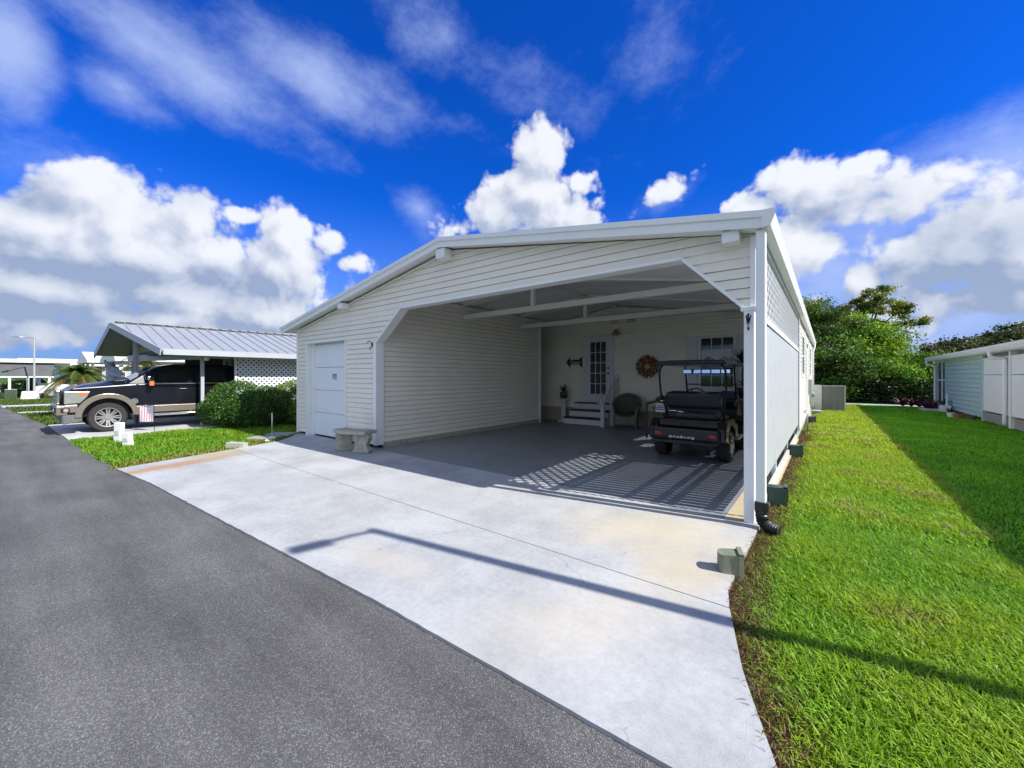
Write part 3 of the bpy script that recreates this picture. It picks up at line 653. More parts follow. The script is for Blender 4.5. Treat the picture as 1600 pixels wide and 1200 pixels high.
# meters and conduits on the side wall
mg = mat('meter_grey', (.34, .36, .37), .5, .06, 8, metal=.2)
MB().box(-.535, -.40, 16.9, 17.25, .95, 1.40).build('electric_panel', mg, H_, .01)
MB().box(-.535, -.42, 17.7, 18.0, .55, 1.05).lathe([(.09, 0), (.08, .08)], (-.42, 17.85, .85), 14, 'x').build('electric_meter', mg, H_, .006)
MB().box(-.535, -.40, 19.0, 19.4, .35, .75).build('junction_box', mg, H_, .008)
for y_, za, zb in ((17.07, .95, -.04), (17.85, .55, -.04), (19.2, .35, -.04), (16.0, 2.4, .3)): MB().tube([(-.50, y_, za), (-.50, y_, zb)], .025).build('conduit', white, H_)
MB().tube([(-.53, 13.6, .52), (-.44, 13.6, .52), (-.42, 13.6, .45), (-.42, 13.6, -.04)], .02).lathe([(.035, 0), (.035, .015)], (-.44, 13.6, .56), 12).build('hose_bib', steel, H_, smooth=True)

# ------------------------------------------------------------------ things in and around the carport
def spline(pts, n=8):
    pts = [Vector(p) for p in pts]; q = [pts[0]] + pts + [pts[-1]]; out = []
    for i in range(1, len(q) - 2):
        for k in range(n):
            t = k / n; p0, p1, p2, p3 = q[i - 1], q[i], q[i + 1], q[i + 2]
            out.append(.5 * ((2 * p1) + (p2 - p0) * t + (2 * p0 - 5 * p1 + 4 * p2 - p3) * t * t + (3 * p1 - p0 - 3 * p2 + p3) * t ** 3))
    return out + [pts[-1]]

drain = thing('drain_pipe', (-.48, 4.60, 0), 'black corrugated drain pipe bending out under the front corner downspout', 'drain pipe')
dp = MB(); path = spline([(-.506, 4.64, .24), (-.506, 4.63, .12), (-.485, 4.61, .06), (-.425, 4.58, .032), (-.355, 4.56, .024)], 7)
dp.tube(path, [.052 + (.008 if i % 2 else 0) for i in range(len(path))], 14); dp.build('corrugated_tube', black, drain, smooth=False)
MB().box(-.565, -.447, 4.585, 4.695, .17, .26).build('adapter', black, drain, .008)

gm = mat('green_plastic', (.035, .075, .06), .4, .12, 8, .1)
sage = mat('sage_plastic', (.20, .22, .15), .55, .12, 8, .2)
def ubox(x, y, sx, sy, h, m, label, rz=0):      # drain box: rounded back, open hooded mouth facing the lawn
    t = thing('drain_box', (x, y, -.03), label, 'drain box', 'plastic drain boxes along the side of the house')
    n = 10; back = [(-sx / 2 + .0 + (1 - math.cos(math.pi / 2 * 1)) * 0 - sx * .35 * math.cos(a) , sy / 2 * math.sin(a)) for a in np.linspace(-math.pi / 2, math.pi / 2, n)]
    out = [(sx / 2, -sy / 2)] + [(bx - .0, by) for bx, by in reversed(back)][::-1] + [(sx / 2, sy / 2)]
    Mr = Matrix.Rotation(rz, 3, 'Z')
    def w(px, py, z): v = Mr @ Vector((px, py, 0)); return (x + v.x, y + v.y, z - .03)
    m_ = MB(); k = len(out)
    top = [w(px, py, h - .012 * (px < 0)) for px, py in out]; bot = [w(px * 1.03, py * 1.03, 0) for px, py in out]
    m_.add(top + bot, [tuple(range(k))] + [(i, i + k, (i + 1) % k + k, (i + 1) % k) for i in range(k) if i != k - 1])
    ins = [(px * .88 + (.012 if px > 0 else 0), py * .86) for px, py in out]
    m_.add([w(px, py, h - .022) for px, py in ins] + [w(px, py, 0) for px, py in ins], [tuple(range(k))] + [(i, i + k, (i + 1) % k + k, (i + 1) % k) for i in range(k) if i != k - 1])
    m_.build('shell', m, t)
    fl_ = MB()
    for sgn in (-1, 1):
        b = MB().box(sx / 2 - .004, sx / 2 + .03, sgn * sy * .5 - .008, sgn * sy * .5 + .008, 0, h + .012); fl_.add([w(*v) for v in b.v], b.f)
    b = MB().box(sx / 2 - .004, sx / 2 + .03, -sy * .5 - .008, sy * .5 + .008, h - .004, h + .014); fl_.add([w(*v) for v in b.v], b.f)
    fl_.build('hood', m, t)
    MB().add([w(*v) for v in MB().box(-.01, .0, -sy * .42, sy * .42, 0, h - .03).v], [(0, 3, 2, 1), (4, 5, 6, 7), (0, 1, 5, 4), (1, 2, 6, 5), (2, 3, 7, 6), (3, 0, 4, 7)]).build('mouth', black, t)
ubox(-.585, 3.46, .105, .135, .18, sage, 'weathered sage green drain box standing on the driveway edge', .3)
ubox(-.47, 5.72, .15, .16, .22, gm, 'dark green drain box just behind the corner downspout')
ubox(-.46, 9.35, .15, .18, .22, gm, 'dark green drain box under the far end of the board screen')
ubox(-.40, 16.6, .18, .24, .20, mat('dark_grey_plastic', (.06, .065, .065), .5), 'grey drain box far back under the electric meter')

# concrete garden bench
bn = thing('garden_bench', (-7.35, 4.28, 0), 'small curved cast concrete bench by the shed door', 'bench')
seat = MB(); n = 14; inner = []; outer = []
for i in range(n + 1):
    a = R(222 + 96 * i / n) ; cx_, cy_ = -7.32, 5.0
    outer.append((cx_ + .93 * math.cos(a) * .62, cy_ + .98 * math.sin(a))); inner.append((cx_ + .60 * math.cos(a) * .62, cy_ + .60 * math.sin(a)))
seat.prism(outer + inner[::-1], .40, .46, 'z'); 
seat = MB(); n = 16
top_o = [(-7.80 + .84 * i / n, 4.06 - .10 * math.sin(math.pi * i / n) + .18 * i / n) for i in range(n + 1)]; top_i = [(-7.88 + .84 * i / n, 4.40 - .08 * math.sin(math.pi * i / n) + .18 * i / n) for i in range(n + 1)]
seat.prism(top_o + top_i[::-1], .37, .44, 'z'); seat.build('seat', concrete_b, bn, .012)
def leg(cx_, cy_, rz):
    pr_ = [(-.17, 0), (.17, 0), (.185, .05), (.15, .09), (.12, .14), (.135, .20), (.17, .25), (.185, .31), (.165, .37), (-.165, .37), (-.185, .31), (-.17, .25), (-.135, .20), (-.12, .14), (-.15, .09), (-.185, .05)]
    b = MB().prism(pr_, -.065, .065, 'y')
    for sx_ in (-1, 1):
        b.lathe([(.058, -.078), (.058, -.06)], (sx_ * .085, 0, .285), 14, 'y'); b.lathe([(.03, -.088), (.03, -.07)], (sx_ * .085, 0, .285), 10, 'y')
    b.lathe([(.045, -.076), (.045, -.06)], (0, 0, .12), 12, 'y'); b.box(-.155, .155, -.076, -.06, .015, .05)
    M = Matrix.Translation((cx_, cy_, 0)) @ Matrix.Rotation(rz, 4, 'Z'); o_ = MB(); o_.add([M @ Vector(v) for v in b.v], b.f); o_.build('leg', concrete_b, bn, .008)
leg(-7.66, 4.24, R(62)); leg(-7.15, 4.32, R(22))

# entry steps with handrail
st = thing('entry_steps', (-5.8, 11.3, 0), 'white wooden entry steps with black treads and handrail below the door', 'steps')
tread_m = mat('black_tread', (.012, .013, .016), .6); wood_w = mat('painted_wood', (.60, .60, .66), .5, .05, 6)
for k in range(3):
    y0 = 10.86 + k * .28; z1 = .22 * (k + 1)
    MB().box(-6.52 + .04 * k, -5.20, y0 + .03, y0 + .07, z1 - .20, z1 - .03).build('riser', wood_w, st)
    MB().box(-6.54 + .04 * k, -5.17, y0, y0 + (.34 if k < 2 else .42), z1 - .03, z1).build('tread', tread_m, st)
MB().prism([(10.88, 0), (11.78, 0), (11.78, .62), (11.46, .62), (11.46, .41), (11.18, .41), (11.18, .19), (10.88, .19)], -5.22, -5.165, 'x').build('stringer', wood_w, st)
MB().box(-5.24, -5.13, 10.84, 10.93, 0, .66).box(-5.24, -5.13, 10.83, 10.94, .66, .68).build('newel_post', wood_w, st, .004)
for y, zt in ((11.35, 1.35), (11.70, 1.55)): MB().box(-5.15, -5.06, y - .045, y + .045, 0, zt).build('rail_post', wood_w, st, .004)
MB().bar((-5.19, 10.88, .70), (-5.11, 11.40, 1.36), .09, .045).bar((-5.11, 11.40, 1.36), (-5.11, 11.74, 1.40), .09, .045).build('handrail', wood_w, st)
# lantern on the landing
ln_ = thing('lantern', (-5.42, 11.30, .66), 'white wire candle lantern on the top step by the handrail', 'lantern')
lw = MB().box(-5.52, -5.32, 11.16, 11.34, .66, .68).box(-5.52, -5.32, 11.16, 11.34, .90, .92)
for x in (-5.51, -5.33):
    for y in (11.17, 11.33): lw.bar((x, y, .68), (x, y, .90), .014)
lw.add([(-5.52, 11.16, .92), (-5.32, 11.16, .92), (-5.32, 11.34, .92), (-5.52, 11.34, .92), (-5.42, 11.25, 1.0)], [(0, 1, 4), (1, 2, 4), (2, 3, 4), (3, 0, 4), (0, 3, 2, 1)]).build('lantern_frame', wood_w, ln_)
MB().lathe([(.035, 0), (.035, .12)], (-5.42, 11.25, .68), 12).build('candle', mat('candle_wax', (.75, .73, .65), .5), ln_)

def frond_plant(mb, c, n, length, width, up, seed, droop=.6):   # strap-leaved plant
    r = random.Random(seed)
    for i in range(n):
        a = r.uniform(0, 6.28); u = r.uniform(up * .6, up * 1.2); l_ = length * r.uniform(.7, 1.15); pts = []
        for k in range(6):
            t = k / 5; rad = l_ * t * math.cos(u) * (1 + .1 * t); z = l_ * (t * math.sin(u) - droop * t * t * (1.3 - u / 1.6))
            pts.append((c[0] + rad * math.cos(a), c[1] + rad * math.sin(a), c[2] + z))
        s = Vector((-math.sin(a), math.cos(a), 0))
        for k in range(5):
            w0 = width * math.sin(math.pi * (.12 + .88 * k / 5)) ; w1 = width * math.sin(math.pi * (.12 + .88 * (k + 1) / 5))
            p, q = Vector(pts[k]), Vector(pts[k + 1]); mb.quad(p - s * w0 / 2, p + s * w0 / 2, q + s * w1 / 2, q - s * w1 / 2)
    return mb
dk_leaf = mat('dark_leaf', (.022, .045, .018), .45, .3, 20)
pd = thing('pedestal', (-6.86, 11.45, 0), 'white column pedestal beside the entry steps', 'pedestal')
MB().box(-7.0, -6.72, 11.31, 11.59, 0, .06).lathe([(.12, .06), (.10, .12), (.085, .16), (.085, .62), (.10, .66), (.125, .70), (.14, .735)], (-6.86, 11.45, 0), 16).box(-7.01, -6.71, 11.30, 11.60, .735, .77).build('column', mat('plaster', (.55, .55, .52), .7, .06, 6), pd)
pp = thing('potted_plant', (-6.86, 11.45, .77), 'dark potted spiky plant on the white pedestal', 'plant')
MB().lathe([(.09, .77), (.13, .86), (.135, .93), (.11, .96), (.13, .99)], (-6.86, 11.45, 0), 16).build('pot', mat('dark_pot', (.05, .055, .045), .5, .2, 10), pp, smooth=True)
frond_plant(MB(), (-6.86, 11.45, .97), 34, .52, .03, 1.15, 3, .9).build('foliage', dk_leaf, pp)
# arrow sign
sg = thing('arrow_sign', (-6.65, 11.77, 1.97), 'black arrow shaped sign with white script pointing left beside the door', 'sign')
def ar(x, z): return (-6.93 + x * .58, 1.97 + z * .58)
pts = [ar(0, 0), ar(.24, .30), ar(.24, .13), ar(.80, .13), ar(1.0, .30), ar(1.0, -.30), ar(.80, -.13), ar(.24, -.13), ar(.24, -.30)]
MB().prism(pts, 11.755, 11.775, 'y').build('board', mat('sign_black', (.014, .015, .02), .5), sg)
pts2 = [(p[0] * 1.0 + (p[0] + 6.65) * .06, p[1] + (p[1] - 1.97) * .14) for p in pts]
MB().prism(pts2, 11.776, 11.784, 'y').build('pale_border', mat('sign_border', (.42, .42, .40), .6), sg)
textmesh('Cheers', .17, lambda x, y, z: (-6.60 + x * .8, 11.753 - z, 1.955 + y)).build('lettering', mat('sign_white', (.7, .7, .68), .5), sg)
# wreath
wr = thing('wreath', (-4.16, 11.74, 1.79), 'round orange and brown autumn wreath hanging on the carport wall', 'wreath')
cols = [(.28, .10, .035), (.18, .07, .03), (.34, .19, .09), (.10, .05, .03), (.40, .29, .18)]
n = 900; a = rng.uniform(0, 6.283, n); rr = rng.uniform(.10, .33, n)
Pw = np.stack([-4.16 + rr * np.cos(a), 11.72 - rng.uniform(0, .05, n), 1.79 + rr * np.sin(a)], 1); d = np.stack([np.cos(a), rng.uniform(-.5, 0, n), np.sin(a)], 1); d /= np.linalg.norm(d, axis=1)[:, None]
s = np.cross(d, np.array([0, 1., 0])); Lw = rng.uniform(.05, .10, n)[:, None]; ww = rng.uniform(.012, .026, n)[:, None]
Vw = np.stack([Pw - d * Lw * .5, Pw + s * ww, Pw + d * Lw * .5, Pw - s * ww], 1).reshape(-1, 3); i_ = np.arange(n)[:, None] * 4
np_tris('petals', Vw, np.concatenate([i_ + np.array([0, 1, 2]), i_ + np.array([0, 2, 3])], 1).reshape(-1, 3), np.repeat(np.array(cols)[rng.integers(0, 5, n)], 4, 0), leafmat('dry_petal', .15, .8), wr)
MB().lathe([(.085, -.03), (.10, 0), (.085, .02)], (-4.16, 11.74, 1.79), 20, 'y').build('ring', mat('straw', (.45, .38, .28), .9), wr)
MB().lathe([(.075, 0), (.075, .01)], (-4.16, 11.725, 1.79), 16, 'y').build('centre_disc', mat('tan_burlap', (.50, .46, .36), .9), wr)

# wicker chair
wk = mat('wicker', (.085, .085, .06), .7, .35, 60, .7, 120); wk2 = mat('wicker_apron', (.17, .165, .12), .7, .25, 60, .6, 120)
def wicker_chair(x, y, rz, label):
    t = thing('wicker_chair', (x, y, 0), label, 'chair'); M = Matrix.Translation((x, y, 0)) @ Matrix.Rotation(rz, 4, 'Z')
    def put(b, nm, m, **k): o_ = MB(); o_.add([M @ Vector(v) for v in b.v], b.f); return o_.build(nm, m, t, **k)
    b = MB(); n1, n2 = 22, 7     # barrel back and arms, a curved shell
    vs = []
    for off in (0, .035):
        for i in range(n1 + 1):
            th_ = R(-25 + 230 * i / n1); f = math.sin(max(0, min(1, i / n1)) * math.pi)
            for j in range(n2 + 1):
                tt = j / n2; r_ = .31 + .07 * tt + off; zt = .62 + .36 * f ** 1.3
                vs.append((r_ * math.cos(th_), r_ * math.sin(th_) * .92, .36 + (zt - .36) * tt))
    fs = []; st_ = (n1 + 1) * (n2 + 1)
    for q in (0, st_):
        for i in range(n1):
            for j in range(n2): k = q + i * (n2 + 1) + j; fs.append((k, k + 1, k + n2 + 2, k + n2 + 1))
    for i in range(n1):
        k = i * (n2 + 1) + n2; fs.append((k, k + st_, k + st_ + n2 + 1, k + n2 + 1))
    for i in (0, n1):
        for j in range(n2): k = i * (n2 + 1) + j; fs.append((k, k + 1, k + 1 + st_, k + st_))
    b.add(vs, fs); put(b, 'backrest', wk, smooth=True)
    rim = []
    for i in range(n1 + 1):
        th_ = R(-25 + 230 * i / n1); f = math.sin(i / n1 * math.pi); rim.append((.40 * math.cos(th_), .40 * math.sin(th_) * .92, .62 + .36 * f ** 1.3))
    put(MB().tube(rim, .026, 8), 'rim', wk2, smooth=True)
    put(MB().lathe([(.0, .36), (.34, .36), (.36, .40), (.34, .45), (.0, .47)], (0, -.02, 0), 22, cap=False), 'seat_cushion', mat('dark_cushion', (.03, .035, .03), .8), smooth=True)
    ap = MB(); n3 = 14
    for i in range(n3):
        a0, a1 = -.30 + .6 * i / n3, -.30 + .6 * (i + 1) / n3; lo = lambda q: .13 + .05 * abs(q / .3) ** 2
        ap.quad((a0, -.335, lo(a0)), (a1, -.335, lo(a1)), (a1, -.33, .40), (a0, -.33, .40)); ap.quad((a0, -.31, lo(a0)), (a1, -.31, lo(a1)), (a1, -.31, .40), (a0, -.31, .40)); ap.quad((a0, -.335, lo(a0)), (a1, -.335, lo(a1)), (a1, -.31, lo(a1)), (a0, -.31, lo(a0)))
    put(ap, 'apron', wk2)
    for sx_, sy_ in ((-.29, -.32), (.29, -.32), (-.26, .26), (.26, .26)):
        put(MB().tube([(sx_ * 1.12, sy_, .66 if sy_ < 0 else .4), (sx_, sy_, .40), (sx_ * 1.0, sy_ - .0, .15), (sx_ * 1.05, sy_ - .01, 0)], [.03, .032, .028, .022], 8), 'leg', wk2, smooth=True)
wicker_chair(-4.55, 11.12, R(14), 'grey brown barrel backed wicker chair right of the entry steps')
# small stand with yellow flowers behind the cart
fp = thing('flower_pot', (-3.62, 11.45, 0), 'pot of yellow mums on a small stand right of the wicker chair', 'plant')
MB().box(-3.85, -3.40, 11.25, 11.62, .60, .64).build('stand_top', wk2, fp)
for x in (-3.82, -3.43):
    for y in (11.28, 11.59): MB().bar((x, y, 0), (x, y, .60), .035).build('leg', wk2, fp)
MB().lathe([(.09, .64), (.13, .76)], (-3.62, 11.45, 0), 14).build('pot', mat('basket', (.2, .13, .06), .8), fp)
n = 700; u = rng.normal(size=(n, 3)); u /= np.linalg.norm(u, axis=1)[:, None]; u[:, 2] = abs(u[:, 2])
V, T, C = leaves(np.array([-3.62, 11.45, .77]) + u * np.array([.24, .2, .2]) * rng.uniform(.6, 1, (n, 1)), .05, np.array([(.30, .20, .015), (.10, .12, .02), (.42, .24, .02)])[rng.integers(0, 3, n)], .8)
np_tris('blossoms', V, T, C, leafmat('petal', .3), fp)

# ------------------------------------------------------------------ golf cart
gcx, gcy = -1.93, 8.45
ct = thing('golf_cart', (gcx, gcy, 0), 'black golf cart with roof and rear facing seat parked in the carport', 'golf cart')
cart_m = mat('cart_black', (.005, .005, .006), .3, .2, 4, spec=.3, coat=.25); vinyl = mat('black_vinyl', (.014, .018, .023), .5, .2, 30, .15, 90)
tyre = mat('tyre_rubber', (.02, .02, .021), .8, .2, 30, .3, 80)
def cx(x): return gcx + x
def cy(y): return gcy + y
# body: y from -1.2 (rear) to 1.35 (nose)
MB().prism([(cy(-1.12), .34), (cy(1.30), .30), (cy(1.38), .45), (cy(1.30), .72), (cy(1.0), .95), (cy(.78), .98), (cy(.62), .40), (cy(.10), .38), (cy(.02), .62), (cy(-.95), .62), (cy(-1.12), .55)], cx(-.50), cx(.50), 'x').build('body', cart_m, ct, .03)
for sx_ in (-1, 1):
    MB().prism([(cy(-1.15), .38), (cy(-1.12), .60), (cy(-.98), .74), (cy(-.35), .74), (cy(-.02), .60), (cy(.05), .38), (cy(-.22), .40), (cy(-.30), .56), (cy(-.50), .64), (cy(-.72), .62), (cy(-.88), .50), (cy(-.92), .38)], cx(sx_ * .56) - .07, cx(sx_ * .56) + .07, 'x').build('rear_fender', cart_m, ct, .025)
    MB().prism([(cy(.55), .40), (cy(.62), .60), (cy(.85), .70), (cy(1.1), .66), (cy(1.3), .50), (cy(1.24), .46), (cy(1.05), .58), (cy(.85), .60), (cy(.70), .50), (cy(.66), .38)], cx(sx_ * .55) - .08, cx(sx_ * .55) + .08, 'x').build('front_fender', cart_m, ct, .02)
    MB().bar((cx(sx_ * .60), cy(.02), .33), (cx(sx_ * .60), cy(.62), .33), .08, .05).build('side_step', steel if sx_ > 0 else black, ct, .01)
def wheel(t, x, y, r, w, rim_m, side, spokes=5, rimr=.62):
    wb = MB().lathe([(r * rimr, -w / 2), (r * .93, -w / 2), (r, -w * .36), (r, w * .36), (r * .93, w / 2), (r * rimr, w / 2)], (x, y, r), 28, 'x', cap=False); o_ = wb.build('wheel', tyre, t, smooth=False)
    rm = MB().lathe([(r * rimr, -w * .46), (r * rimr * .94, -w * .30)], (x, y, r), 28, 'x', cap=False).lathe([(r * rimr, w * .46), (r * rimr * .94, w * .30)], (x, y, r), 28, 'x', cap=False)
    f = side * w * .34
    for k in range(spokes):
        a = 2 * math.pi * k / spokes
        for da in (-.13, .13):
            rm.bar((x + f * .7, y + .12 * r * math.cos(a + da * 2), r + .12 * r * math.sin(a + da * 2)), (x + f * 1.1, y + rimr * r * .95 * math.cos(a + da), r + rimr * r * .95 * math.sin(a + da)), r * .085, r * .06, up=(1, 0, 0))
    rm.lathe([(.17 * r, min(0, f) - .02), (.17 * r, max(0, f) + .012)], (x, y, r), 16, 'x')
    rm.lathe([(r * rimr, side * w * .46), (r * rimr * 1.04, side * w * .52), (r * rimr * .96, side * w * .50)], (x, y, r), 28, 'x', cap=False)
    rm.build('rim', rim_m, o_)
    MB().lathe([(r * rimr * .96, side * w * .05), (r * rimr * .96, side * w * .12)], (x, y, r), 24, 'x').build('brake_disc', black, o_)
for sx_ in (-1, 1):
    wheel(ct, cx(sx_ * .53), cy(-.62), .27, .20, chrome, sx_); wheel(ct, cx(sx_ * .53), cy(.97), .27, .20, chrome, sx_)
# seats
MB().box(cx(-.48), cx(.48), cy(-.42), cy(.10), .62, .76).build('front_seat', vinyl, ct, .05)
MB().obox((cx(0), cy(-.44), 1.0), .96, .10, .44, rx=R(-8)).build('front_backrest', vinyl, ct, .05)
MB().box(cx(-.46), cx(.46), cy(-.98), cy(-.56), .74, .86).build('rear_seat', vinyl, ct, .05)
MB().obox((cx(0), cy(-.60), 1.06), .98, .11, .30, rx=R(8)).build('rear_backrest', vinyl, ct, .07, seg=3)
MB().box(cx(-.50), cx(.50), cy(-1.02), cy(-.52), .60, .74).build('seat_box', cart_m, ct, .02)
MB().box(cx(-.52), cx(.52), cy(-1.40), cy(-1.02), .36, .40).build('footplate', black, ct, .01)
MB().box(cx(-.55), cx(.55), cy(-1.22), cy(-1.14), .38, .60).build('rear_panel', cart_m, ct, .03)
for sx_ in (-1, 1):
    MB().box(cx(sx_ * .44 - .06), cx(sx_ * .44 + .06), cy(-1.235), cy(-1.21), .46, .52).build('tail_light', mat('red_lens', (.30, .02, .03), .2), ct, .008)
nm = MB(); xx = -.26
for i, wd in enumerate((.07, .05, .06, .07, .05, .07, .06)):
    nm.obox((cx(xx + wd / 2), cy(-1.228), .445 + .006 * (i % 2)), wd * .8, .012, .03 + .012 * (i % 3 == 0), ry=R(-12)); xx += wd
nm.build('chrome_badge', steel, ct)
MB().obox((cx(-.40), cy(-1.0), .875), .10, .05, .012).obox((cx(-.26), cy(-1.0), .885), .12, .05, .012, rz=.4).obox((cx(-.12), cy(-1.0), .875), .09, .04, .012).build('seat_buckle', chrome, ct)
# grab bar hoop at the rear left
MB().tube(spline([(cx(-.60), cy(-1.36), .40), (cx(-.60), cy(-1.36), .95), (cx(-.57), cy(-1.36), 1.02), (cx(-.40), cy(-1.30), 1.06), (cx(-.34), cy(-1.2), 1.02), (cx(-.34), cy(-1.05), .80)], 5), .02, 8).build('grab_bar', iron, ct, smooth=True)
MB().obox((cx(-.45), cy(-1.05), .93), .17, .05, .17).build('rear_box', mat('pale_box', (.45, .45, .47), .5), ct, .01)
bx = MB()
for r_ in range(3):
    for k in range(3): bx.obox((cx(-.50 + k * .045), cy(-1.082), .97 - r_ * .035), .034, .006, .016 if r_ else .006)
bx.build('rear_box_print', mat('ink', (.03, .03, .05), .5), ct)
# struts, roof, windshield, mirror, wheel
MB().prism([(cx(-.62), 1.72), (cx(-.58), 1.77), (cx(-.3), 1.79), (cx(.3), 1.79), (cx(.58), 1.77), (cx(.62), 1.72), (cx(.56), 1.705), (cx(-.56), 1.705)], cy(-1.0), cy(1.02), 'y').build('roof', cart_m, ct, .015)
for sx_ in (-1, 1):
    MB().tube(spline([(cx(sx_ * .50), cy(-.64), .72), (cx(sx_ * .555), cy(-.72), 1.2), (cx(sx_ * .56), cy(-.78), 1.58), (cx(sx_ * .50), cy(-.80), 1.71)], 5), .019, 8).build('rear_strut', iron, ct, smooth=True)
    MB().tube([(cx(sx_ * .47), cy(.86), .94), (cx(sx_ * .47), cy(.60), 1.71)], .017, 8).build('front_strut', iron, ct, smooth=True)
MB().bar((cx(-.47), cy(.86), .97), (cx(.47), cy(.86), .97), .04).bar((cx(-.47), cy(.74), 1.33), (cx(.47), cy(.74), 1.33), .025).build('windshield_frame', iron, ct)
mr_ = MB().box(cx(-.46), cx(.46), cy(.40), cy(.42), 1.55, 1.65).build('rear_view_mirror', black, ct, .01)
for k in range(5): MB().box(cx(-.445 + k * .18), cx(-.445 + k * .18 + .155), cy(.392), cy(.399), 1.565, 1.635).build('mirror_pane', mat('mirror', (.9, .9, .92), .02, 0, 1, metal=1), mr_)
MB().prism([(cy(.58), .95), (cy(.80), 1.06), (cy(.96), .98), (cy(.96), .90), (cy(.60), .88)], cx(-.48), cx(.48), 'x').build('dashboard', cart_m, ct, .02)
swp = MB(); c0 = Vector((cx(-.24), cy(.42), 1.13)); ax = Vector((0, -.62, .78)).normalized(); e1 = Vector((1, 0, 0)); e2 = ax.cross(e1)
ring = [c0 + (e1 * math.cos(2 * math.pi * k / 24) + e2 * math.sin(2 * math.pi * k / 24)) * .18 for k in range(25)]
swp.tube(ring, .014, 6)
for a in (0, 2.1, 4.2): swp.tube([c0, c0 + (e1 * math.cos(a) + e2 * math.sin(a)) * .18], .010, 6)
swp.tube([c0, c0 - ax * .35], .02, 8); swp.build('steering_wheel', black, ct, smooth=True)

# wicker hamper with a blue caddy and a tall spiky plant behind the cart's right side
hm = thing('wicker_hamper', (-1.64, 11.2, 0), 'dark wicker hamper in the right back corner of the carport', 'hamper')
MB().box(-2.05, -1.30, 10.9, 11.6, 0, .90).build('basket', wk, hm, .02)
MB().box(-2.10, -1.26, 10.86, 11.64, .90, .95).build('lid', wk2, hm, .01)
bc = thing('blue_caddy', (-1.98, 11.05, .95), 'small dark blue caddy on the wicker hamper', 'caddy')
MB().box(-2.05, -1.72, 10.95, 11.17, .95, 1.14).build('tub', mat('navy_plastic', (.02, .025, .12), .35), bc, .02)
MB().box(-2.03, -1.74, 10.97, 11.15, 1.141, 1.16).build('contents', mat('pale_paper', (.4, .4, .5), .6, .4, 25), bc)
sp = thing('spiky_plant', (-1.62, 11.3, .95), 'tall dark spiky leaved plant behind the golf cart roof', 'plant')
MB().lathe([(.10, .95), (.15, 1.15), (.16, 1.22)], (-1.62, 11.35, 0), 14).build('pot', mat('dark_pot', (.05, .055, .045)), sp)
MB().tube([(-1.62, 11.35, 1.2), (-1.64, 11.33, 1.55), (-1.62, 11.34, 1.75)], .03).build('stem', mat('bark', (.09, .075, .055), .9, .3, 20, .5), sp)
f = MB(); frond_plant(f, (-1.62, 11.33, 1.76), 42, .62, .055, 1.0, 5, .35); frond_plant(f, (-1.62, 11.35, 1.25), 22, .5, .05, .8, 9, .4); f.build('foliage', dk_leaf, sp)

# ------------------------------------------------------------------ pick-up truck on the neighbour's driveway
tk = thing('pickup_truck', (-16.25, 3.6, 0), 'black crew cab pickup truck with tan lower trim nose towards the road', 'truck')
paint = mat('truck_paint', (.006, .007, .012), .25, .15, 2, spec=.3, coat=.5); tan = mat('truck_tan', (.20, .175, .145), .3, .04, 3, metal=.35, coat=.4)
alloy = mat('alloy_rim', (.34, .34, .34), .3, .05, 5, metal=.5)
XS, XF = -15.30, -17.22          # near and far side
def arch(yc, r, zc=.39, n=12, a0=0, a1=180): return [(yc + r * math.cos(R(a0 + (a1 - a0) * k / n)), zc + r * math.sin(R(a0 + (a1 - a0) * k / n))) for k in range(n + 1)]
body = [(.92, .62), (.93, 1.10), (1.05, 1.19), (2.05, 1.27), (2.3, 1.29), (4.75, 1.29), (4.78, 1.25), (6.75, 1.25), (6.78, .55), (6.0, .48)] + arch(5.42, .50, .42) [0:] + [(4.85, .44), (2.28, .44)] + arch(1.70, .50, .42) + [(1.15, .50)]
tb_ = MB(); tb_.prism(body, XS - .0, XF, 'x'); tb_.build('body', paint, tk, .035)
# hood with a raised centre and scoop line
hd = MB(); nx, ny = 12, 10; vs = []
for i in range(nx + 1):
    u_ = -1 + 2 * i / nx
    for j in range(ny + 1):
        t = j / ny; y = .93 + .10 * u_ * u_ + t * 1.25; z = 1.13 + (.19 * t ** .6 + .04) * (1 - u_ ** 4 * .75) + .05 * max(0, 1 - abs(u_) / .62) ** .4 * min(1, t * 3) - .05 * (1 - t) ** 3
        vs.append(((XS + XF) / 2 + u_ * .93, y, z))
fs = [(i * (ny + 1) + j, (i + 1) * (ny + 1) + j, (i + 1) * (ny + 1) + j + 1, i * (ny + 1) + j + 1) for i in range(nx) for j in range(ny)]
hd.add(vs, fs).build('hood', paint, tk, smooth=True)
# cab with leaning pillars
cab = MB(); yb = [(2.02, 1.27), (2.78, 1.80), (3.15, 1.875), (4.55, 1.875), (4.80, 1.78), (4.98, 1.27)]
ins = [0, .17, .24, .24, .20, .05]
vs = [(XS - .02 - i_, y, z) for (y, z), i_ in zip(yb, ins)] + [(XF + .02 + i_, y, z) for (y, z), i_ in zip(yb, ins)]
m6 = 6; cab.add(vs, [tuple(range(m6)), tuple(range(2 * m6 - 1, m6 - 1, -1))] + [(i, i + m6, (i + 1) % m6 + m6, (i + 1) % m6) for i in range(m6)]); cab.build('cab', paint, tk, .03)
glass = mat('tinted_glass', (.008, .010, .014), .03, .1, 2, spec=.9)
wsx = lambda t: .17 * t + .10
MB().quad((XS - .12, 2.05, 1.315), (XF + .12, 2.05, 1.315), (XF + .22, 2.74, 1.795), (XS - .22, 2.74, 1.795)).build('windshield', mat('blue_glass', (.02, .05, .14), .03, .1, 2, spec=1.0), tk)
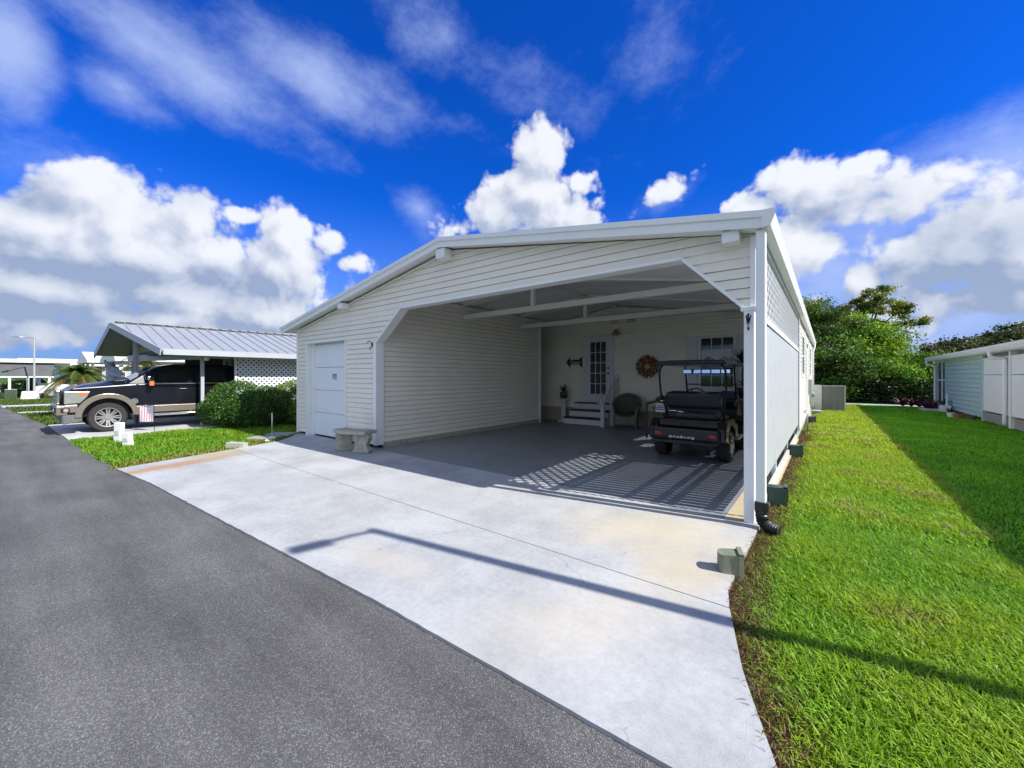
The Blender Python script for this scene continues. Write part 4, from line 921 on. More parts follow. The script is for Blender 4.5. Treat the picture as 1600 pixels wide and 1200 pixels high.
def sidewin(pts, nm='side_window'):
    b = MB(); f = [((XS - .02 - (z - 1.27) / .605 * .24) + .012, y, z) for y, z in pts]; b.quad(*f); return b.build(nm, glass, tk)
sidewin([(2.42, 1.33), (3.42, 1.33), (3.42, 1.80), (3.05, 1.80), (2.80, 1.72)]); sidewin([(3.54, 1.33), (4.45, 1.33), (4.45, 1.78), (3.54, 1.80)])
MB().box(XS - .01, XS + .012, 2.25, 4.75, 1.275, 1.30).build('beltline_strip', chrome, tk)
for y0, y1 in ((2.30, 3.46), (3.50, 4.60)):
    d = MB().prism([(y0, .66), (y1, .66), (y1, 1.27), (y0, 1.27)], XS - .01, XS + .008, 'x').build('door', paint, tk, .006)
    MB().obox((XS + .025, y1 - .16, 1.12), .03, .18, .035).build('door_handle', paint, d, .008)
MB().prism([(2.22, .47), (4.90, .47), (4.90, .66), (2.26, .66)], XS - .02, XS + .012, 'x').build('lower_trim', tan, tk, .006)
MB().box(XS - .005, XS + .018, 2.25, 4.9, .665, .69).build('side_moulding', black, tk)
MB().tube([(XS + .06, 2.35, .40), (XS + .06, 4.8, .40)], .035, 10).build('running_board', chrome, tk, smooth=True)
for yc in (1.70, 5.42):     # fender flares
    for X, sg_ in ((XS, 1), (XF, -1)):
        o1, o2 = arch(yc, .62, .42, 18), arch(yc, .49, .42, 18); MB().prism(o1 + o2[::-1], X - .03 * sg_, X + .05 * sg_, 'x').build('fender_flare', tan, tk, .015)
for yc in (1.70, 5.42):
    wheel(tk, XS - .12, yc, .39, .25, alloy, 1, 8, .64); wheel(tk, XF + .12, yc, .39, .25, alloy, -1, 8, .64)
    MB().prism(arch(yc, .47, .42, 14), XS - .28, XF + .28, 'x').build('wheel_well', black, tk)
# front end
MB().prism([(XS + .03, .50), (XS + .03, .74), (XS - .06, .76), (XF + .06, .76), (XF - .03, .74), (XF - .03, .50)], .76, .96, 'y').prism([(1.14, .56), (.90, .56), (.90, .76), (1.14, .76)], XS - .01, XS + .035, 'x').build('bumper', tan, tk, .02)
MB().prism([(XS - .0, .28), (XS + .02, .50), (XF - .02, .50), (XF, .28)], .86, .98, 'y').prism([(1.22, .32), (.88, .26), (.88, .50), (1.22, .50)], XS - .03, XS + .02, 'x').build('air_dam', mat('grey_plastic', (.10, .11, .11), .6), tk, .02)
MB().box(XS - .16, XS - .42, .745, .80, .55, .68).box(XF + .16, XF + .42, .745, .80, .55, .68).box(XS + .032, XS + .042, .84, 1.0, .57, .68).build('fog_lamp_recess', black, tk)
for x in (XS - .28, XF + .28): MB().lathe([(.05, 0), (.05, .012)], (x, .735, .615), 14, 'y').build('fog_lamp', chrome, tk)
MB().lathe([(.045, 0), (.045, .012)], (XS + .041, .93, .625), 14, 'x').build('fog_lamp', mat('grey_lens', (.3, .3, .3), .2), tk)
gr = MB().box(XS - .40, XF + .40, .84, .92, .78, 1.13)
g_ = gr.build('grille', black, tk, .01)
gb = MB()
for z in (.80, .90, 1.0, 1.11): gb.box(XS - .38, XF + .38, .80, .845, z - .02, z + .02)
for x in (XS - .38, XF + .38, XS - .75, XF + .75): gb.box(x - .02, x + .02, .795, .846, .79, 1.12)
gb.build('grille_bars', chrome, g_, .006)
for X, sg_ in ((XS, 1), (XF, -1)):
    hl = MB(); hl.prism([(.90, .78), (.90, 1.11), (1.36, 1.10), (1.30, .95), (1.18, .80)], X - .36 * sg_, X + .016 * sg_, 'x'); h_ = hl.build('headlight', mat('lamp_lens', (.22, .24, .22), .12, .1, 9, coat=.6), tk, .012)
    MB().prism([(1.14, 1.02), (1.14, 1.09), (1.34, 1.09), (1.29, .99)], X - .02 * sg_, X + .022 * sg_, 'x').build('turn_signal', mat('amber_lens', (.55, .16, .05), .2), h_)
mi = MB().box(XS + .02, XS + .24, 2.50, 2.62, 1.22, 1.50); m_ = mi.build('wing_mirror', black, tk, .03); MB().box(XS + .03, XS + .235, 2.47, 2.53, 1.38, 1.51).build('mirror_cap', chrome, m_, .02); MB().box(XS - .02, XS + .06, 2.52, 2.60, 1.26, 1.32).build('mirror_arm', black, m_); MB().box(XS + .245, XS + .25, 2.50, 2.60, 1.24, 1.36).build('mirror_lamp', mat('amber_lens', (.55, .16, .05), .2), m_)
MB().lathe([(.085, 0), (.085, .01)], (XS + .006, 2.22, .80), 20, 'x').build('oval_emblem', chrome, tk)
bpy.data.objects['oval_emblem'].scale = (1, 1, 1)
MB().tube([(XS - .55, 2.02, 1.345), (XS - .9, 2.12, 1.36), (XS - 1.35, 2.16, 1.36)], .012).build('wiper', black, tk)
MB().box(XS - .62, XF + .62, 1.9, 2.12, 1.36, 1.39).build('cowl', black, tk, .01)

# ------------------------------------------------------------------ small things on the left lawn
wpost = mat('post_white', (.74, .75, .74), .6, .06, 8)
for x, y, h, tilt, lab in ((-13.0, 1.62, .46, R(2), 'taller white plastic utility post in the lawn by the truck'), (-12.12, 1.66, .30, R(-7), 'shorter leaning white utility post in the lawn by the truck')):
    t = thing('utility_post', (x, y, -.04), lab, 'post', 'white utility posts'); b = MB(); bb = MB().box(-.085, .085, -.05, .05, 0, h); M = Matrix.Translation((x, y, -.04)) @ Matrix.Rotation(R(35), 4, 'Z') @ Matrix.Rotation(tilt, 4, 'Y'); b.add([M @ Vector(v) for v in bb.v], bb.f); b.build('post_shell', wpost, t, .008)
    M2 = MB(); c_ = MB().box(-.05, .05, -.056, -.05, h * .35, h * .6); M2.add([M @ Vector(v) for v in c_.v], c_.f); M2.build('cover_plate', mat('plate_grey', (.5, .5, .5), .6), t)
fg = thing('garden_flag', (-14.66, 2.52, -.04), 'small striped flag on a black wire stand beside the truck', 'flag')
fdir = Vector((.80, .60, 0)) ; f0 = Vector((-14.98, 2.28, .24))
def fp_(u, v): p = f0 + fdir * (u * .40) + Vector((0, 0, v * .46)); n_ = Vector((fdir.y, -fdir.x, 0)); return p + n_ * (.012 * math.sin(u * 6 + v * 2))
red, whi, blu = mat('flag_red', (.50, .22, .26), .8), mat('flag_white', (.72, .70, .72), .8), mat('flag_blue', (.30, .28, .46), .8)
for nm, m_, sel in (('red_stripes', red, 0), ('white_stripes', whi, 1)):
    b = MB()
    for k in range(13):
        if k % 2 != sel: continue
        u0, u1 = k / 13, (k + 1) / 13; vt = 1 if k < 6 else .50
        for j in range(6):
            v0, v1 = vt * j / 6, vt * (j + 1) / 6; b.quad(fp_(u0, v0), fp_(u1, v0), fp_(u1, v1), fp_(u0, v1))
    b.build(nm, m_, fg)
b = MB()
for j in range(5):
    for k in range(7): u0, u1 = (6 + k) / 13, (7 + k) / 13; b.quad(fp_(u0, .5 + .1 * j), fp_(u1, .5 + .1 * j), fp_(u1, .6 + .1 * j), fp_(u0, .6 + .1 * j))
b.build('blue_canton', blu, fg)
b = MB()
for i in range(5):
    for j in range(4):
        p = fp_(.52 + i * .1, .56 + j * .115); n_ = Vector((fdir.y, -fdir.x, 0)) * .004
        q = [p + n_ + (fdir * math.cos(a) + Vector((0, 0, 1)) * math.sin(a)) * (.014 if k % 2 == 0 else .006) for k, a in enumerate(np.linspace(0, 2 * math.pi, 11)[:-1] + math.pi / 2)]; b.quad(*q)
b.build('stars', whi, fg)
MB().tube([fp_(1.03, -.62) , fp_(1.03, 1.02), fp_(0, 1.02)], .008).build('stand', iron, fg)
sk = thing('marker_stake', (-10.42, 3.93, 0), 'thin white metal stake with a small base at the lawn corner', 'stake')
MB().tube([(-10.42, 3.93, -.05), (-10.43, 3.93, .62)], .011, 6).build('rod', steel, sk)
MB().box(-10.48, -10.36, 3.88, 3.98, -.03, .06).build('base_block', wpost, sk, .01)
st_m = mat('paver_grey', (.30, .29, .27), .85, .18, 7, .4)
for i, (x, y, sx_, sy_, lab) in enumerate(((-10.62, 3.86, .62, .42, 'grey stepping stone under the thin stake'), (-10.95, 4.40, .60, .44, 'grey stepping stone touching the corner of the house'))):
    b = MB().obox((x - .12, y, -.005), sx_, sy_, .07, R(35)); tag(b.build('stepping_stone', st_m, None, .015, origin=(x, y, 0)), lab, 'stepping stone', 'stepping stones at the house corner')
b = MB().prism([(-.20, 0), (.20, 0), (.18, .12), (-.18, .14)], -.08, .08, 'y'); b2 = MB(); M = Matrix.Translation((-9.82, 3.02, -.03)) @ Matrix.Rotation(R(40), 4, 'Z'); b2.add([M @ Vector(v) for v in b.v], b.f)
tag(b2.build('splash_block', concrete_b, None, .012, origin=(-9.8, 3.0, -.03)), 'wedge shaped concrete block at the edge of the lawn', 'concrete block')
b = MB().tube([(-10.12, 3.74, .0), (-10.10, 3.70, .03), (-10.10, 3.66, .02)], .02, 8).tube([(-10.12, 3.74, -.04), (-10.12, 3.74, .01)], .022, 8)
tag(b.build('pipe_stub', wpost, None, origin=(-10.12, 3.74, 0), smooth=True), 'short white pipe stub at the driveway edge by the stake', 'pipe')

# ------------------------------------------------------------------ plants
def hedge(name, label, blobs, n, leaf, tones, group=None, wood=True):
    c0 = blobs[0]; t = thing(name, (c0[0], c0[1], -.04), label, 'bush', group)
    Ps = []; Cs = []; tot = sum(b[3] * b[5] for b in blobs)
    for (x, y, z, rx_, ry_, rz_) in blobs:
        k = int(n * rx_ * rz_ / sum(b[3] * b[5] for b in blobs)); u = rng.normal(size=(k, 3)); u /= np.linalg.norm(u, axis=1)[:, None]
        lump = 1 + .10 * np.array([mnoise.noise(Vector(q * 3.1 + x)) for q in u]) + .07 * np.array([mnoise.noise(Vector(q * 8 + x)) for q in u])
        rad = lump * rng.uniform(.55, 1.0, k) ** .45
        P = np.array([x, y, z]) + u * np.array([rx_, ry_, rz_]) * rad[:, None]; ok = P[:, 2] > 0.02; P = P[ok]
        Ps.append(P)
        tn = np.array(tones)[rng.integers(0, len(tones), len(P))] * rng.uniform(.7, 1.3, (len(P), 1)); Cs.append(tn)
    P = np.concatenate(Ps); C = np.concatenate(Cs)
    V, T, C = leaves(P, leaf, C, .35, .6); np_tris('foliage', V, T, C, leafmat('leaf_bush', .25), t)
    if wood:
        b = MB(); r = random.Random(3)
        for (x, y, z, rx_, ry_, rz_) in blobs:
            for k in range(7): a = r.uniform(0, 6.28); b.tube([(x + .1 * math.cos(a), y + .1 * math.sin(a), -.05), (x + rx_ * .35 * math.cos(a), y + ry_ * .35 * math.sin(a), z * .7), (x + rx_ * .7 * math.cos(a), y + ry_ * .7 * math.sin(a), z + rz_ * .3)], [.03, .022, .008], 6)
        b.build('stems', mat('bark', (.09, .075, .055), .9), t)
    return t
gt_ = [(.05, .12, .025), (.075, .17, .03), (.04, .09, .025), (.10, .20, .03)]
hedge('round_bush', 'large rounded green bush in front of the truck cab', [(-14.15, 4.35, .62, .95, .85, .76), (-13.5, 4.6, .50, .75, .7, .60), (-14.8, 4.1, .42, .62, .6, .50), (-13.6, 5.0, .58, .8, .7, .62)], 42000, .05, gt_, 'clipped bushes by the neighbouring carport')
hedge('round_bush', 'clipped green bush beside the corner of the cream house', [(-13.9, 5.95, .66, .75, .85, .72), (-13.1, 5.9, .56, .75, .7, .68), (-12.4, 5.9, .45, .6, .7, .55)], 28000, .05, [(.075, .16, .025), (.13, .21, .03), (.14, .23, .035)], 'clipped bushes by the neighbouring carport')

def tree(name, label, base, trunk_r, trunk_top, blobs, n, leaf, tones, seed, group=None, clump=.5, cat='tree', limbs=3, up=.3, fill=1.0):
    r = random.Random(seed); g_ = np.random.default_rng(seed); t = thing(name, base, label, cat, group)
    bx_, by_, bz_ = base; tb = MB(); tt = Vector(trunk_top)
    tb.tube(spline([(bx_, by_, bz_ - .2), (bx_ + (tt.x - bx_) * .3 + .1, by_ + (tt.y - by_) * .3, (bz_ + tt.z) * .45), tuple(tt)], 5), [trunk_r * (1.15 - .55 * k / 10) for k in range(11)], 9)
    Ps = []; Ls = []
    tot = sum(b[3] * b[4] * b[5] for b in blobs) ** 1
    for (x, y, z, rx_, ry_, rz_) in blobs:
        k = max(5, int(fill * n / 260 * (rx_ * ry_ * rz_) / tot))
        c = Vector((x, y, z))
        mid = tt.lerp(c, .6) + Vector((r.uniform(-.3, .3), r.uniform(-.3, .3), -.15 * rz_))
        tb.tube(spline([tuple(tt.lerp(Vector(base), .25)), tuple(mid), tuple(c)], 4), [trunk_r * .5 * (1 - .7 * q / 8) for q in range(9)], 6)
        for i in range(k):
            u = g_.normal(size=3); u /= np.linalg.norm(u); rad = g_.uniform(.25, 1) ** .5
            p = np.array([x, y, z]) + u * np.array([rx_, ry_, rz_]) * rad
            if i % max(1, k // (limbs * 4)) == 0:
                m2 = (c + Vector(p)) / 2 + Vector((r.uniform(-.2, .2), r.uniform(-.2, .2), r.uniform(-.05, .25))); tb.tube([tuple(c), tuple(m2), tuple(p)], [trunk_r * .16, trunk_r * .1, trunk_r * .04], 5)
            m = int(g_.uniform(.5, 1.5) * 260); s_ = clump * .72 * g_.uniform(.6, 1.3)
            q = p + g_.normal(size=(m, 3)) * np.array([s_, s_, s_ * .5]); Ps.append(q)
            Ls.append(np.array(tones[g_.integers(0, len(tones))]) * g_.uniform(.55, 1.6) * g_.uniform(.8, 1.25, (m, 1)))
    P = np.concatenate(Ps); C = np.concatenate(Ls); ok = P[:, 2] > .1; P, C = P[ok], C[ok]
    tb.build('trunk', mat('bark', (.09, .075, .055), .9), t, smooth=True)
    V, T, C = leaves(P, leaf, C, up, .5, .3); np_tris('crown', V, T, C, leafmat('leaf_tree', .38), t); return t
g1 = [(.09, .20, .025), (.15, .31, .035), (.07, .16, .022), (.25, .40, .04)]
g2 = [(.075, .16, .028), (.11, .21, .04), (.05, .11, .025)]
g3 = [(.13, .18, .03), (.10, .16, .025), (.19, .20, .03), (.07, .12, .022)]
# behind the lawn: (x, y) about 30 m off, crowns as seen between the two houses
tree('broad_tree', 'bright green leafy tree in the middle of the back tree line', (2.0, 33, 0), .16, (2.0, 33, 2.6), [(1.6, 32.8, 3.2, 1.9, 1.6, 1.6), (3.0, 33, 2.6, 1.3, 1.3, 1.5), (2.2, 32.2, 1.4, 2.0, 1.3, 1.1), (1.2, 33.4, 4.4, 1.2, 1.2, 1.0), (2.7, 33, 4.1, 1.2, 1.0, .9)], 44000, .15, g1, 21, 'trees along the back of the lawn')
tree('tall_tree', 'tall thin limbed tree with an airy olive crown above the others', (2.0, 35.5, 0), .15, (2.0, 35.5, 4.2), [(1.7, 35.5, 6.0, 1.1, 1.2, .6), (2.7, 35.5, 6.2, 1.3, 1.2, .7), (3.6, 35.6, 5.6, 1.1, 1.0, .5), (2.5, 35.5, 6.9, .9, .9, .45), (4.2, 35.4, 5.0, .8, .7, .3), (.9, 35.5, 5.4, .8, .8, .5), (3.2, 35.5, 5.0, 1.0, .8, .35)], 12500, .15, g3, 22, 'trees along the back of the lawn', .26)
tree('dark_tree', 'darker green tree rising beside the end of the cream house', (-.9, 31.5, 0), .16, (-.9, 31.5, 2.6), [(-1.0, 31.5, 5.0, 1.5, 1.4, 1.1), (.1, 31.5, 5.4, 1.0, 1.0, .9), (-.2, 31, 3.2, 1.6, 1.4, 1.5), (-1.6, 31.6, 6.0, 1.0, 1.0, .6), (.6, 31.2, 1.8, 1.4, 1.2, 1.4), (-.6, 31.2, 1.3, 1.3, 1.1, 1.0), (.9, 32, 4.7, .9, .9, .8)], 34000, .15, g2 + [(.12, .13, .03)], 23, 'trees along the back of the lawn')
tree('low_tree', 'light green low spreading tree beside the blue house', (5.0, 33.5, 0), .10, (5.0, 33.5, 1.2), [(4.6, 33.5, 1.5, 1.3, 1.2, 1.0), (5.6, 33.6, 1.4, 1.2, 1.2, 1.1), (5.2, 33.3, 2.3, 1.2, 1.0, .6), (4.1, 33.2, .9, .9, .9, .7)], 22000, .13, [(.13, .22, .03), (.10, .18, .03), (.17, .25, .04)], 24, 'trees along the back of the lawn')
oaks = [(9.5, 46, 3.5, 3.0, 1.7), (13.5, 49, 4.5, 3.2, 2.0), (17.5, 49, 4.9, 3.2, 1.9), (21.5, 48, 5.1, 3.4, 1.9), (6.8, 45, 2.6, 2.4, 1.6), (25, 47, 5.1, 3.2, 1.9)]
olab = ['dark oak second from the left behind the blue house', 'dark oak showing over the lower slope of the blue house roof', 'dark oak showing over the middle of the blue house roof', 'dark oak showing over the upper roof of the blue house', 'leftmost dark oak behind the low light green tree', 'rightmost dark oak behind the blue house roof']
for i, (x, y, z, rx_, rz_) in enumerate(oaks):
    tree('oak_tree', olab[i], (x, y, 0), .3, (x, y, z * .5), [(x - rx_ * .4, y, z, rx_ * .7, 2, rz_ * .6), (x + rx_ * .5, y + .5, z + .3, rx_ * .7, 2, rz_ * .6), (x, y, z + rz_ * .35, rx_ * .6, 1.6, rz_ * .5), (x, y - .5, z - rz_ * .7, rx_, 2, rz_ * .7)], 12000, .26, [(.035, .06, .02), (.05, .075, .025), (.075, .08, .04)], 40 + i, 'oaks behind the blue house', .62)
# dense low growth at the back
hedge('shrub_row', 'dark green undergrowth at the foot of the back tree line', [(x, 30.6 + .4 * (x % 2), .5, 1.0, .7, .8) for x in np.arange(-1.6, 7.5, 1.2)], 15000, .16, [(.02, .045, .012), (.03, .06, .014)], wood=False)

def palm(name, label, base, h, lean, n, fl, seed, group):
    r = random.Random(seed); t = thing(name, base, label, 'palm', group); x, y, z = base
    top = Vector((x + lean[0], y + lean[1], h)); tk_ = spline([(x, y, -.1), (x + lean[0] * .25, y + lean[1] * .25, h * .5), tuple(top)], 7)
    MB().tube(tk_, [.13 - .04 * k / len(tk_) + (.012 if k % 2 else 0) for k in range(len(tk_))], 9).build('trunk', mat('palm_bark', (.15, .13, .10), .9, .25, 20, .5), t)
    Vs, Ts, Cs, off = [], [], [], 0; ra = MB()
    for i in range(n):
        a = r.uniform(0, 6.28); e = r.uniform(-.25, 1.45); L_ = fl * r.uniform(.8, 1.15); pts = []
        for k in range(9):
            tt = k / 8; pts.append(top + Vector((math.cos(a) * L_ * tt * math.cos(e * (1 - .3 * tt)), math.sin(a) * L_ * tt * math.cos(e * (1 - .3 * tt)), L_ * (tt * math.sin(e) - .75 * tt * tt))))
        ra.tube(pts, [.018 - .0018 * k for k in range(9)], 4)
        old = e < 0; tone = np.array((.16, .13, .04) if old else (.07, .12, .02)) * r.uniform(.7, 1.3)
        for k in range(1, 27):
            s_ = k / 27 * 8; i0 = min(7, int(s_)); p = pts[i0].lerp(pts[i0 + 1], s_ - i0); d = (pts[i0 + 1] - pts[i0]).normalized(); sd_ = d.cross(Vector((0, 0, 1))).normalized(); ll = fl * .30 * math.sin(math.pi * (.12 + .8 * k / 27))
            for sg_ in (-1, 1):
                q = p + (sd_ * sg_ * .8 + d * .55 - Vector((0, 0, .45))).normalized() * ll; w_ = d * .02
                Vs += [tuple(p - w_), tuple(p + w_), tuple(q)]; Ts.append((off, off + 1, off + 2)); off += 3; Cs += [tone * r.uniform(.8, 1.2)] * 3
    ra.build('frond_ribs', mat('frond_rib', (.16, .16, .05), .6), t)
    np_tris('fronds', np.array(Vs), np.array(Ts), np.array(Cs), leafmat('leaf_palm', .3), t)
palm('palm_tree', 'leaning date palm in front of the white houses beyond the truck', (-22.6, 1.85, 0), 1.62, (-.40, -.12), 64, 1.0, 5, 'palms beyond the truck')
palm('palm_tree', 'smaller palm seen under the roof of the open carport', (-25.0, 3.9, 0), 2.3, (.1, .1), 26, 1.3, 8, 'palms beyond the truck')

# ------------------------------------------------------------------ neighbouring carport house on the left
nb = thing('neighbour_house', (-17.7, 6, 0), 'white neighbouring house with ribbed metal roof and open carport over the truck', 'house')
metal_roof = mat('ribbed_roof', (.36, .38, .40), .4, .06, 3, metal=.25); grey_trim = mat('grey_trim', (.38, .40, .43), .5, .05, 4)
ER = Vector((-14.4, 2.64, 2.27)); AP = Vector((-17.6, 2.02, 3.20)); EL = Vector((-20.8, 1.97, 2.33)); YB = 15.0
def roofpt(p, y, dz=0): return (p.x, y, p.z + dz)
r_ = MB()
for a, b in ((AP, ER), (EL, AP)):
    vs = [tuple(a), tuple(b), roofpt(b, YB), roofpt(a, YB)]; vs += [(v[0], v[1], v[2] - .09) for v in vs]
    r_.add(vs, [(0, 1, 2, 3), (7, 6, 5, 4), (0, 4, 5, 1), (1, 5, 6, 2), (2, 6, 7, 3), (3, 7, 4, 0)])
nr_ = r_.build('roof', metal_roof, nb)
ribs = MB(); y = 2.3
while y < YB:
    for a, b in ((AP, ER),):
        t0 = 0; ys = y
        f = (y - a.y) / (b.y - a.y) if y < b.y else 1     # ribs start where the skewed front edge cuts them
        e = a.lerp(b, min(1, f)); ribs.bar((a.x + .02, y, a.z + .012), (e.x, y, a.z + (b.z - a.z) * (e.x - a.x) / (b.x - a.x) + .012), .035, .03)
    y += .305
ribs.build('roof_ribs', metal_roof, nr_)
cp = MB()
y = 2.15; k = 0
while y < YB: cp.box(AP.x - .1, AP.x + .12, y, y + .19, AP.z - .01, AP.z + .045); y += .305
cp.build('ridge_caps', metal_roof, nr_)
MB().box(AP.x - .06, AP.x + .14, 2.1, YB, AP.z - .03, AP.z + .02).build('ridge_shadow_strip', mat('ridge_shade', (.05, .05, .055), .8), nr_)  # dark strip stands in for the shade under the ridge caps
def bar2(a, b, w, h): return MB().bar(a, b, w, h)
fb = MB()
for a, b in ((EL, AP), (AP, ER)): fb.bar((a.x, a.y - .02, a.z - .09), (b.x, b.y - .02, b.z - .09), .03, .19)
fb.build('front_fascia', grey_trim, nb)
MB().box(-14.42, -14.30, 2.66, YB, 2.10, 2.24).build('gutter', grey_trim, nb)
# gable panel (thin translucent green sheet) set back, tie beam, posts
green = mat('gable_green', (.34, .40, .22), .6, .3, 3)
GP = [(-20.4, 2.34 + .02), (-17.6, 3.10), (-14.7, 2.32)]
MB().prism([(-20.5, 2.28), (-17.6, 3.06), (-14.7, 2.30)], 2.95, 2.98, 'y').build('gable_panel', green, nb)
MB().box(-20.6, -14.5, 2.85, 2.93, 2.18, 2.31).build('tie_beam', mat('dark_trim', (.06, .065, .07), .6), nb)
MB().bar((-18.5, 2.55, 2.10), (-15.0, 3.75, 2.12), .06, .20).build('header_beam', grey_trim, nb)
for x, y, zt in ((-15.0, 3.70, 2.14), (-18.0, 2.62, 2.9), (-17.2, 2.55, 2.9), (-20.2, 2.9, 2.2), (-15.0, 9.5, 2.14)):
    MB().box(x - .042, x + .042, y - .042, y + .042, 0, zt).build('post', grey_trim, nb)
pl = MB().box(-14.93, -14.85, 3.70, 3.80, 2.02, 2.10).build('eave_lamp', grey_trim, nb); MB().lathe([(.05, 0), (.075, .05), (.075, .12)], (-14.88, 3.78, 1.98), 12).build('lamp_globe', wpost, pl)
# rear house body, dark storeroom wall, sign panel with a dark spade mark
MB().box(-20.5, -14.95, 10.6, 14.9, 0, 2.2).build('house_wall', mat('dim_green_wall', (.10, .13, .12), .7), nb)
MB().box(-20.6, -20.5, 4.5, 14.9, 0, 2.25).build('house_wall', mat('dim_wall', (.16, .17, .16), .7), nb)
MB().box(-18.8, -17.85, 5.3, 5.36, 1.55, 2.17).build('hanging_panel', mat('panel_grey', (.34, .36, .36), .7), nb)
MB().lathe([(.14, 0), (.14, .01)], (-18.3, 5.28, 1.95), 16, 'y').box(-18.33, -18.27, 5.27, 5.285, 1.6, 1.85).build('wall_ornament', black, nb)
MB().box(-15.9, -15.3, 6.2, 6.26, 1.50, 1.62).box(-15.42, -15.3, 6.2, 6.26, 1.0, 1.5).build('door_trim', mat('dim_trim', (.18, .2, .19), .7), nb)
# lattice side wall
lt = MB(); z0, z1, y0, y1 = .55, 2.10, 4.62, 10.6
def dstrip(c, sgn, X):
    a = (c, z0); b = (c + sgn * (z1 - z0), z1); t0, t1 = 0, 1; d_ = b[0] - a[0]
    for lim, s_ in ((y0, 1), (y1, -1)):
        q = (lim - a[0]) / d_
        if d_ * s_ > 0: t0 = max(t0, q)
        else: t1 = min(t1, q)
    if t1 - t0 > .02:
        f = lambda t: (X, a[0] + d_ * t, a[1] + (b[1] - a[1]) * t); lt.bar(f(t0), f(t1), .055, .01, up=(1, 0, 0))
c = y0 - 1.7
while c < y1 + 1.7: dstrip(c, 1, -14.98); dstrip(c, -1, -14.968); c += .155
lt.build('lattice', white, nb)
MB().box(-15.0, -14.95, 4.58, 10.7, 2.10, 2.15).box(-15.0, -14.95, 4.58, 10.7, .48, .55).box(-15.01, -14.94, 4.54, 4.60, 0, 2.15).build('lattice_frame', white, nb)
MB().box(-15.02, -14.98, 4.6, 10.6, 0, .5).build('lattice_skirting', white, nb)
# tarpaulin cover hanging by the far post
tp = thing('grey_tarpaulin', (-18.6, 1.9, .8), 'crumpled grey tarpaulin hanging at the far side of the truck', 'tarpaulin')
b = MB(); nx, ny = 18, 14; vs = []
for i in range(nx + 1):
    for j in range(ny + 1):
        u_, v_ = i / nx, j / ny; wid = .35 + .75 * (1 - v_) ** .7
        q = Vector((-20.2 + u_ * wid * 1.8 + .1 * (1 - v_), 2.2 + u_ * wid * .4, .95 + v_ * 1.15 - .32 * u_ * v_))
        q += Vector((0, .18, 0)) * mnoise.noise(Vector((u_ * 4, v_ * 4, 1))) + Vector((0, .06, 0)) * mnoise.noise(Vector((u_ * 11, v_ * 11, 2))); vs.append(tuple(q))
b.add(vs, [(i * (ny + 1) + j, (i + 1) * (ny + 1) + j, (i + 1) * (ny + 1) + j + 1, i * (ny + 1) + j + 1) for i in range(nx) for j in range(ny)])
o = b.build('sheet', mat('tarp_grey', (.22, .25, .30), .45, .3, 5, .3, 14), tp, smooth=True); sm = o.modifiers.new('thick', 'SOLIDIFY'); sm.thickness = .01

# ------------------------------------------------------------------ far homes on the left
def far_home(label, x0, x1, y0, y1, h, rh, wallc, open_front=True, carport_x=None, name='far_house'):
    t = thing(name, ((x0 + x1) / 2, y0, 0), label, 'house', 'homes far down the road')
    wm = mat('far_wall_%d' % int(wallc[0] * 100), wallc, .6, .05, 3)
    MB().box(x0, x1, y0 + 3.5, y1, 0, h).build('wall', wm, t)
    rf_ = MB(); ym = (y0 + y1) / 2
    rf_.prism([(x0 - .4, h), (x0 - .4, h + .14), ((x0 + x1) / 2, h + rh), (x1 + .4, h + .14), (x1 + .4, h)], y0, y1 + .3, 'y').build('roof', mat('far_roof', (.72, .73, .73), .5, .04, 2), t)
    for x in (x0, (x0 + x1) / 2, x1):
        MB().box(x - .07, x + .07, y0 + .2, y0 + .34, 0, h).build('post', white, t)
    for k in range(3):
        xx = x0 + (x1 - x0) * (k + .5) / 3; f = MB().box(xx - .4, xx + .4, y0 + 3.44, y0 + 3.5, .9, 1.9).build('window', white, t); MB().box(xx - .34, xx + .34, y0 + 3.42, y0 + 3.435, .96, 1.84).build('pane', dark_glass, f)
        f2 = MB().box(x1, x1 + .05, y0 + 4 + k * 1.6, y0 + 4.9 + k * 1.6, .9, 1.9).build('window', white, t); MB().box(x1 + .05, x1 + .06, y0 + 4.06 + k * 1.6, y0 + 4.84 + k * 1.6, .96, 1.84).build('pane', dark_glass, f2)
    MB().box(x1 + .01, x1 + .05, y0 + .3, y0 + 3.4, .2, 1.0).build('side_screen', white, t)
    return t
far_home('white house with a wide pale roof just beyond the palms', -31.5, -27.2, 3.2, 14, 2.25, .7, (.60, .60, .56))
far_home('cream house second beyond the palms, partly hidden by the truck', -40.5, -35.6, 3.0, 14, 2.35, .75, (.55, .50, .36))
far_home('distant house with a dark grey shade screen and white posts', -50.5, -45.6, 1.2, 13, 2.3, .5, (.40, .40, .38))
far_home('farthest white house at the left end of the road', -62, -56, .6, 12, 2.4, .8, (.62, .62, .60))
sc_ = thing('shade_screen', (-45, 2.6, 1.6), 'large dark grey shade screen slanting from the eave of the distant house', 'shade screen')
b = MB()
for i in range(10):
    for j in range(6):
        f = lambda u_, v_: (-44.9 + .9 * (1 - v_), -.35 + 2.5 * u_, 1.45 + 1.05 * v_ - .08 * math.sin(u_ * math.pi) * (1 - v_))
        b.quad(f(i / 10, j / 6), f((i + 1) / 10, j / 6), f((i + 1) / 10, (j + 1) / 6), f(i / 10, (j + 1) / 6))
b.build('mesh_sheet', mat('shade_cloth', (.075, .08, .08), .8, .15, 3), sc_)
MB().box(-45.5, -44.6, -.3, 3.0, 2.48, 2.72).build('white_fascia', white, sc_)
for y in (.1, .9, 1.9): MB().box(-44.1, -43.98, y - .06, y + .06, 0, 1.45).build('post', white, sc_)
